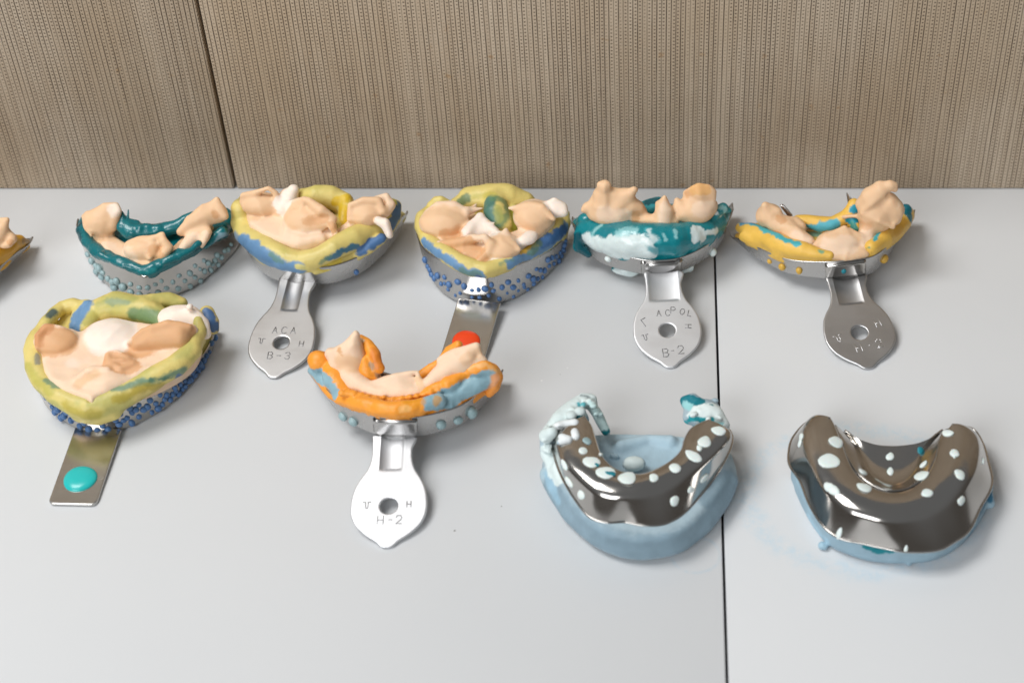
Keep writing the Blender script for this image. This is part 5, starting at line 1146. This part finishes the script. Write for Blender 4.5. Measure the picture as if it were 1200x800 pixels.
solid_part(t, 'impression_putty', [
    ('s', c, BASE, 0, 5.2, 2.2, 1.5), ('s', c, [(110, 330), (180, 470), (290, 570), (400, 610), (500, 612), (610, 580), (720, 470), (780, 370), (760, 280), (640, 250), (560, 340), (440, 390), (320, 340), (260, 240), (160, 230)], 1, 14, 3, 4),
    ('t', c, [(105, 370, 5, 3), (190, 510, 5, 3.2), (290, 585, 6, 3.4), (400, 620, 6, 3.6), (490, 625, 6, 3.6), (590, 605, 6, 3.6), (680, 550, 6, 3.6), (750, 460, 6.5, 3.4), (785, 395, 7.5, 3), (778, 345, 8, 2.6)], 4),
    ('t', c, [(380, 270, 5, 3), (480, 240, 5, 2), (560, 250, 5, 3)], 2), ('e', c, 425, 330, 9, 4.5, 3, 3, 0, 1), ('t', c, [(290, 585, 5.5, 1.2), (308, 575, 7, 1.2)], .8), ('t', c, [(345, 300, 6, 1.2), (360, 305, 6, 1.0)], .8),
    ('e', c1, 260, 260, 17, 7, 7, 6, 30, 2), ('e', c2, 500, 200, 17, 7, 6, 6, 0, 2),
    ('t', c1, [(95, 330, 19, 2.6), (175, 245, 20, 3.4), (255, 175, 20, 3.4), (330, 115, 20, 3.0), (400, 88, 20, 2.4)], 1.0), ('t', c1, [(70, 400, 15, 2.6), (75, 500, 11, 2.8), (118, 600, 8.5, 2.6), (165, 690, 6.5, 2.0)], 1.5), ('t', c1, [(70, 370, 20, 2.8), (110, 340, 23, 2.2)], .8),
    ('t', c1, [(400, 110, 20, 2.2), (460, 190, 18, 2.0), (500, 270, 15, 2.0), (535, 335, 12.4, 1.7)], 1.0), ('t', c1, [(350, 60, 22, 1.2), (430, 80, 21, 1.6), (440, 110, 20, 1.4)], .7), ('t', c1, [(120, 300, 23, 1.2), (210, 275, 24, 1.4), (290, 270, 24.4, 1.6)], .7),
    ('t', c1, [(290, 340, 25.2, 1.5), (300, 375, 25, 1.5)], .8), ('t', c1, [(190, 380, 25, 1.4), (240, 400, 25, 1.5), (170, 420, 24.6, 1.0)], .6), ('t', c1, [(180, 590, 14, 1.4), (205, 620, 12.5, 1.2), (160, 640, 10.5, 1.8)], .8),
    ('e', c1, 384, 111, 22.8, 1.3, 1.4, 0.8, 131, .35), ('e', c1, 381, 78, 21.8, 1.2, 0.8, 1.2, 177, .35), ('e', c1, 482, 200, 19.2, 1.6, 1.2, 0.8, 3, .35), ('e', c1, 53, 483, 14.1, 1.1, 0.7, 1.0, 112, .35), ('e', c1, 431, 124, 22.7, 1.4, 1.2, 1.0, 71, .35), ('e', c1, 357, 129, 23.4, 1.6, 1.0, 0.8, 73, .35), ('e', c1, 109, 323, 19.3, 1.8, 1.0, 1.3, 175, .35), ('e', c1, 118, 306, 19.9, 1.3, 1.3, 1.0, 144, .35), ('e', c1, 464, 170, 19.9, 1.2, 0.7, 0.9, 30, .35), ('e', c1, 152, 221, 20.1, 1.8, 0.8, 1.0, 114, .35), ('e', c1, 412, 68, 19.8, 1.6, 0.8, 1.0, 54, .35), ('e', c1, 121, 342, 20.2, 1.2, 1.4, 0.8, 100, .35), ('e', c1, 82, 476, 14.4, 1.0, 1.1, 0.7, 156, .35), ('e', c1, 288, 122, 22.7, 1.1, 1.2, 0.7, 94, .35), ('e', c1, 274, 147, 21.7, 1.8, 0.8, 0.9, 160, .35), ('e', c1, 159, 248, 20.4, 1.7, 0.8, 1.1, 141, .35), ('e', c1, 208, 207, 22.0, 0.9, 0.7, 0.8, 131, .35), ('e', c1, 266, 161, 20.0, 1.8, 1.2, 0.9, 44, .35), ('e', c1, 54, 397, 20.6, 1.6, 1.2, 0.7, 54, .35), ('e', c1, 190, 203, 22.3, 1.1, 0.7, 0.9, 135, .35), ('e', c1, 407, 100, 23.3, 1.3, 1.0, 1.1, 133, .35), ('e', c1, 435, 138, 23.2, 1.4, 1.0, 0.9, 8, .35), ('e', c1, 71, 307, 21.6, 1.2, 0.8, 0.7, 115, .35), ('e', c1, 374, 106, 20.6, 1.7, 0.8, 1.3, 87, .35), ('e', c1, 293, 122, 19.4, 1.8, 1.5, 0.7, 127, .35), ('e', c1, 439, 112, 19.1, 0.8, 0.8, 0.8, 29, .35), ('e', c1, 267, 167, 22.9, 1.7, 1.2, 1.0, 138, .35), ('e', c1, 130, 278, 21.3, 0.9, 0.7, 1.3, 28, .35), ('e', c1, 373, 97, 22.4, 1.9, 1.0, 0.8, 156, .35), ('e', c1, 229, 200, 21.3, 1.9, 1.1, 0.8, 103, .35), ('e', c1, 462, 192, 20.1, 1.7, 0.9, 0.8, 56, .35), ('e', c1, 413, 100, 23.1, 1.2, 1.4, 0.7, 16, .35), ('e', c1, 233, 171, 22.6, 1.9, 1.4, 0.9, 133, .35), ('e', c1, 377, 114, 22.0, 1.5, 1.0, 1.2, 71, .35), ('e', c1, 87, 487, 14.5, 1.2, 1.2, 1.0, 164, .35), ('e', c1, 157, 255, 20.8, 1.1, 1.3, 1.2, 161, .35), ('e', c1, 137, 295, 21.0, 1.8, 1.5, 1.1, 51, .35), ('e', c1, 60, 474, 13.9, 1.4, 1.3, 0.8, 69, .35), ('e', c1, 86, 448, 15.6, 1.5, 1.3, 0.9, 179, .35), ('e', c1, 239, 218, 19.4, 1.0, 1.1, 1.1, 1, .35), ('e', c1, 338, 113, 21.4, 1.8, 1.0, 0.9, 52, .35), ('e', c1, 147, 294, 22.2, 1.7, 0.9, 1.2, 22, .35), ('e', c1, 271, 164, 21.4, 1.9, 1.4, 0.9, 21, .35), ('e', c1, 97, 340, 20.9, 1.4, 0.7, 1.2, 16, .35), ('e', c1, 311, 105, 22.5, 1.7, 0.8, 0.8, 132, .35), ('e', c1, 84, 395, 18.6, 1.9, 1.2, 1.1, 56, .35), ('e', c2, 468, 184, 22.2, 1.4, 0.8, 1.0, 143, .35), ('e', c2, 419, 204, 22.8, 1.7, 1.2, 0.9, 36, .35), ('e', c2, 611, 179, 21.1, 1.0, 1.1, 1.0, 154, .35), ('e', c2, 451, 181, 18.7, 1.7, 1.1, 1.3, 31, .35), ('e', c2, 482, 207, 18.8, 1.3, 1.0, 1.3, 103, .35), ('e', c2, 422, 170, 19.1, 1.2, 1.4, 1.2, 121, .35), ('e', c2, 491, 108, 20.4, 0.8, 0.9, 1.1, 5, .35), ('e', c2, 359, 116, 18.6, 1.1, 1.3, 0.8, 127, .35), ('e', c2, 378, 214, 19.1, 1.3, 0.9, 0.8, 135, .35), ('e', c2, 587, 93, 21.3, 1.6, 1.2, 1.0, 161, .35), ('e', c2, 494, 127, 19.5, 1.3, 1.2, 0.8, 160, .35), ('e', c2, 568, 243, 19.9, 1.1, 1.4, 0.8, 49, .35), ('e', c2, 589, 112, 19.6, 1.5, 0.9, 0.8, 107, .35), ('e', c2, 496, 209, 19.4, 1.4, 1.3, 0.8, 145, .35), ('e', c2, 534, 244, 22.9, 0.9, 1.1, 1.2, 128, .35), ('e', c2, 619, 231, 22.1, 1.3, 0.7, 1.2, 157, .35),
    ('e', c1, 260, 210, 24, 2, 2, 1.5, 0, .6), ('e', c1, 330, 180, 24, 2.2, 1.8, 1.5, 0, .6), ('e', c1, 170, 290, 24, 1.8, 1.5, 1.4, 0, .6),
    ('e', c2, 520, 190, 20, 6, 4.5, 3.6, 0, 1), ('t', c2, [(390, 150, 18, 2.6), (385, 230, 17, 2.6)], 1), ('t', c2, [(600, 220, 19.4, 3), (650, 290, 18, 2.6)], 1), ('t', c2, [(350, 95, 19.4, 2.0), (410, 85, 20.4, 2.6), (460, 105, 20.4, 2.0)], .7), ('t', c2, [(350, 130, 18.4, 1.4), (430, 140, 19.4, 1.6)], .6), ('t', c2, [(510, 120, 22, .9), (560, 130, 22, 1.0)], .5),
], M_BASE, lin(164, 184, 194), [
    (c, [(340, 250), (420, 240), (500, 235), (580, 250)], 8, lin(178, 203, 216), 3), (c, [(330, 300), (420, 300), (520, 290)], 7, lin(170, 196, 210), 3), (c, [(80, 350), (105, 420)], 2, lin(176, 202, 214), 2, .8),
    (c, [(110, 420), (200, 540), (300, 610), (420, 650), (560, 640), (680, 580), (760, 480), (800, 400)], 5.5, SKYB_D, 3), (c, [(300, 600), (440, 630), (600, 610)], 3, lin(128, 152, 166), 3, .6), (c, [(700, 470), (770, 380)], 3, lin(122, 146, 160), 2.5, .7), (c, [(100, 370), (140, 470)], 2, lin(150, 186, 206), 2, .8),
    (c, [(425, 330)], 4.5, MINTW, 1),
    (c1, [(60, 350), (150, 260), (260, 170), (340, 110), (420, 90)], 5.4, MINTW, 1.2), (c1, [(50, 420), (60, 520), (120, 640), (170, 690)], 3.4, MINTW, 1.2), (c1, [(200, 390), (300, 360), (180, 280), (290, 270)], 3, lin(226, 232, 234), .8), (c1, [(430, 130), (480, 230), (540, 320)], 2.6, lin(196, 222, 222), .8), (c1, [(190, 610), (170, 640)], 2, MINTW, .8),
    (c1, [(300, 235), (340, 220), (400, 215)], 1.2, lin(20, 128, 140), .6), (c1, [(510, 350), (560, 330)], 1.2, lin(20, 118, 128), .8), (c1, [(325, 120), (360, 125)], .9, TEAL_L, .7, .9), (c1, [(380, 165), (390, 190)], .8, TEAL_L, .7, .8), (c1, [(95, 300), (170, 305)], .5, lin(70, 80, 84), .5, .7), (c1, [(340, 55), (400, 70)], .4, lin(90, 100, 105), .5, .7),
    (c2, [(420, 190), (560, 190), (640, 270)], 5.5, lin(220, 232, 232), 1.2), (c2, [(345, 95), (410, 80), (470, 105)], 2.4, lin(16, 118, 132), .6), (c2, [(350, 130), (390, 150)], 1.4, TEAL_W, .8), (c2, [(360, 265), (400, 235), (440, 240), (560, 250)], 1.0, lin(40, 160, 170), .7), (c2, [(515, 118), (565, 130)], .9, lin(20, 120, 130), .5), (c2, [(640, 280), (600, 275)], .9, TEAL_W, .8),
], (0.4, 0.26, 14.0))
MB = M_BEADMINT
for (x, y, w, h, m2) in [(235, 282, 17, 12, MB), (265, 325, 27, 22, MB), (318, 365, 30, 24, MB), (395, 385, 38, 25, MB), (500, 383, 20, 14, MB), (580, 347, 22, 14, MB), (570, 297, 40, 26, MB), (600, 252, 22, 26, MB), (690, 245, 26, 22, MB), (655, 303, 42, 17, MB), (748, 205, 34, 18, MB), (182, 398, 16, 20, MB), (228, 446, 18, 18, MB), (577, 468, 17, 18, MB), (640, 428, 15, 17, MB), (690, 385, 13, 17, MB), (165, 335, 14, 18, MB), (300, 295, 10, 6, MB), (250, 245, 18, 14, M_BEADGREY), (670, 272, 14, 8, MB)]:
    bead_at(t, t['tree'], *c.px(x, y), 1.0, m2, 'extruded_blob', FLATBEADS, w / 10.6, h / 7.4 if y < 400 else h / 10, 0.1)
bead_at(t, t['tree'], *c.px(333, 366), .95, M_BEADTEAL, 'extruded_blob', FLATBEADS, 1.7, 2.6, .35, 'teal side of a two-coloured blob'); bead_at(t, t['tree'], *c.px(279, 331), .8, M_BEADTEAL, 'extruded_blob', FLATBEADS, 1.6, 2.2, .2, 'teal side of a two-coloured blob')

c = Crop(880, 460, 3.478)
OB = [(330, 130), (245, 112), (172, 180), (153, 250), (160, 300), (200, 360), (240, 460), (300, 550), (370, 595), (450, 612), (540, 632), (640, 648), (760, 642), (830, 607), (890, 562), (935, 470), (974, 400), (984, 350), (968, 280), (945, 205), (900, 145), (820, 140)]
OT = [(320, 105), (262, 86), (222, 125), (218, 180), (232, 240), (262, 315), (312, 392), (380, 452), (460, 492), (560, 512), (680, 497), (780, 452), (858, 382), (905, 300), (930, 220), (915, 160), (870, 128), (820, 130)]
IT = [(325, 108), (345, 130), (375, 200), (400, 268), (440, 330), (500, 376), (570, 396), (640, 386), (700, 346), (745, 272), (762, 205), (780, 160), (800, 145), (815, 135)]
BASE = [(148, 330), (180, 410), (230, 520), (290, 600), (360, 650), (460, 685), (560, 699), (660, 699), (760, 681), (850, 632), (920, 552), (972, 465), (984, 425), (960, 370), (800, 345), (600, 338), (400, 338), (230, 335)]; BASE = rounded(BASE)
t = thing('impression_tray', 'upturned polished metal tray with a solid palate plate and white dots', 'dental tray', base_of(c, BASE), GRP)
V0, Q0 = arch_shell(t, c, OB, OT, IT, 11, 22, 12, M_MIRROR)
RC = resample([c.P(x, y, 16.5) for x, y in [(385, 160), (425, 195), (455, 250), (490, 320), (540, 362), (580, 372), (620, 362), (665, 310), (690, 245), (720, 205), (772, 165)]], 60)
BE = resample([c.P(x, y, 17) for x, y in [(380, 155), (430, 184), (480, 203), (520, 213), (560, 216), (600, 216), (640, 212), (680, 205), (720, 190), (750, 175), (785, 152)]], 60)
IT3 = resample([c.P(x, y, 21) for x, y in IT[1:-1]], 60)
rows = chaikin([IT3, IT3 * .8 + RC * .2, RC * .95 + IT3 * .05 - np.array([0, 0, .6]), RC * .7 + BE * .3 - np.array([0, 0, .8]), RC * .4 + BE * .6 - np.array([0, 0, .5]), BE], 3)
V, Q = loft(rows); o = mesh_obj('palate_plate', V, Q, M_MIRROR, t); s = o.modifiers.new('sheet', 'SOLIDIFY'); s.thickness = 0.0008; s.offset = -1
tp = bvh(np.r_[V0, V], np.r_[Q0, Q + len(V0)])
solid_part(t, 'impression_putty', [
    ('s', c, BASE, 0, 8.5, 1.6, 1.5), ('s', c, [(190, 330), (260, 460), (330, 560), (460, 610), (640, 630), (780, 610), (890, 520), (950, 400), (900, 300), (780, 330), (580, 440), (420, 380), (330, 280), (240, 250)], 1, 11, 3, 3),
    ('t', c, [(290, 622, 1.6, 1.4), (300, 626, 1.4, 1.2)], .8), ('t', c, [(640, 690, 2, 1.2), (645, 694, 1.4, 1.2)], .6), ('t', c, [(965, 410, 8, 2), (972, 450, 5, 2.2)], 1),
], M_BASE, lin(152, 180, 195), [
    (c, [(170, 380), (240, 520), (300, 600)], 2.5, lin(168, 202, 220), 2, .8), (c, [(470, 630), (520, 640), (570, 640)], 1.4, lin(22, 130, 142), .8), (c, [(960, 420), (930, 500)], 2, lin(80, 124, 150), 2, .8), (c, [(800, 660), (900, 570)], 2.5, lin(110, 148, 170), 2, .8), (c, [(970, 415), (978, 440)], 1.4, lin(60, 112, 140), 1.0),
], (0.15, 0.164, 15.0))
for (x, y, w, h, m2) in [(350, 133, 18, 16, MB), (350, 198, 38, 26, MB), (320, 277, 38, 28, MB), (318, 385, 20, 20, MB), (338, 396, 18, 20, MB), (457, 385, 28, 24, MB), (455, 323, 18, 12, MB), (587, 405, 24, 14, MB), (567, 260, 20, 12, MB), (570, 323, 25, 11, MB), (697, 338, 35, 20, MB), (703, 292, 18, 13, MB), (723, 410, 24, 20, MB), (850, 333, 25, 16, MB), (830, 247, 22, 15, MB), (803, 165, 26, 14, MB), (857, 438, 18, 20, MB), (205, 180, 18, 20, MB), (200, 205, 18, 18, MB), (945, 275, 9, 14, MB), (360, 578, 32, 13, MB), (632, 637, 18, 8, MB), (690, 235, 16, 12, M_BEADTEAL), (830, 262, 6, 5, MB)]:
    bead_at(t, tp, *c.px(x, y), 1.0, m2, 'extruded_blob', FLATBEADS, w / 11.4, h / 8 if y < 430 and x > 250 else h / 11, 0.1)

# ---- crumbs of putty on the worktop
V = []; Q = []
def crumb(x, y, r, L=1.0, a=0.0):
    me = BEADS[0]; k = len(V)
    vs = np.array([v.co for v in me.vertices]); 
    p = P(x, y, 0)
    vs = vs * np.array([L, 1, .6]) * r; ca, sa_ = math.cos(a), math.sin(a)
    for v in vs: V.append((p[0] + v[0] * ca - v[1] * sa_, p[1] + v[0] * sa_ + v[1] * ca, max(v[2] + r * .3, 0.03)))
    for f in me.polygons: Q.append([i + k for i in f.vertices])
for a in [(1147, 319, .55), (1143, 341, .5, 2), (1121, 356, .4, 1.6), (1161, 363, .35, 5, -.7), (1198, 331, .6), (1183, 357, .35), (1105, 403, .3), (40, 224, .6, 2), (46, 222, .5), (140, 223, .4), (860, 292, .3), (1019, 684, .35), (460, 446, .3), (665, 448, .3, 3, .3)]: crumb(*a)
o = mesh_obj('putty_crumbs', np.array(V), np.array(Q), M_BEADMINT); o['kind'] = 'stuff'; o['label'] = 'scattered white crumbs of putty on the worktop'
V = []; Q = []
for a in [(854, 315, .7), (170, 708, .25), (198, 708, .3), (1186, 427, .3)]: crumb(*a)
o = mesh_obj('dark_specks', np.array(V), np.array(Q), M_DARK); o['kind'] = 'stuff'; o['label'] = 'small dark specks on the worktop'

# ------------------------------------------------------------------ camera, light, render
cam = bpy.data.cameras.new('camera'); co = link(bpy.data.objects.new('camera', cam)); bpy.context.scene.camera = co
cam.sensor_width = 36.0; cam.lens = FPX / 1200 * 36.0
cam.shift_x = -(CX - 600) / 1200; cam.clip_start = 0.01; cam.clip_end = 50
co.location = Vector(CAMPOS * S); co.rotation_euler = (math.pi / 2 - PITCH, 0, 0)
cam.dof.use_dof = True; cam.dof.focus_distance = 0.69; cam.dof.aperture_fstop = 9.0


def area(name, loc, target, sx, sy, power, color=(1, 1, 1)):
    l = bpy.data.lights.new(name, 'AREA'); l.shape = 'RECTANGLE'; l.size = sx; l.size_y = sy; l.energy = power; l.color = color
    o = link(bpy.data.objects.new(name, l)); o.location = loc
    o.rotation_euler = (Vector(target) - Vector(loc)).to_track_quat('-Z', 'Y').to_euler(); return o


area('ceiling_lamp', (-0.58, -0.14, 1.08), (-0.05, -0.14, 0), 0.5, 0.5, 9.3, (1.0, 0.985, 0.96))
area('front_left_fill', (-1.0, -1.9, 1.35), (-0.1, -0.02, 0.08), 1.3, 1.0, 32, (0.975, 0.985, 1.0))  # added soft fill from the front left, brightens the woven wall; no actual window
w = bpy.data.worlds.new('World'); bpy.context.scene.world = w; w.use_nodes = True
nt = w.node_tree; bg = nt.nodes['Background']; bg.inputs[1].default_value = 1.0
tc = N(nt, 'ShaderNodeTexCoord'); sp = N(nt, 'ShaderNodeSeparateXYZ'); nt.links.new(tc.outputs['Generated'], sp.inputs[0])
mr = N(nt, 'ShaderNodeMapRange', interpolation_type='SMOOTHSTEP'); nt.links.new(sp.outputs[2], mr.inputs[0]); mr.inputs[1].default_value = 0.15; mr.inputs[2].default_value = 0.75
nt.links.new(mixc(nt, mr.outputs[0], (0.10, 0.092, 0.084), (0.19, 0.195, 0.20)), bg.inputs[0])        # dim room, paler ceiling

sc = bpy.context.scene
sc.view_settings.view_transform = 'Standard'; sc.view_settings.look = 'None'; sc.view_settings.exposure = 0; sc.view_settings.gamma = 1
sc.cycles.max_bounces = 8; sc.cycles.use_denoising = True
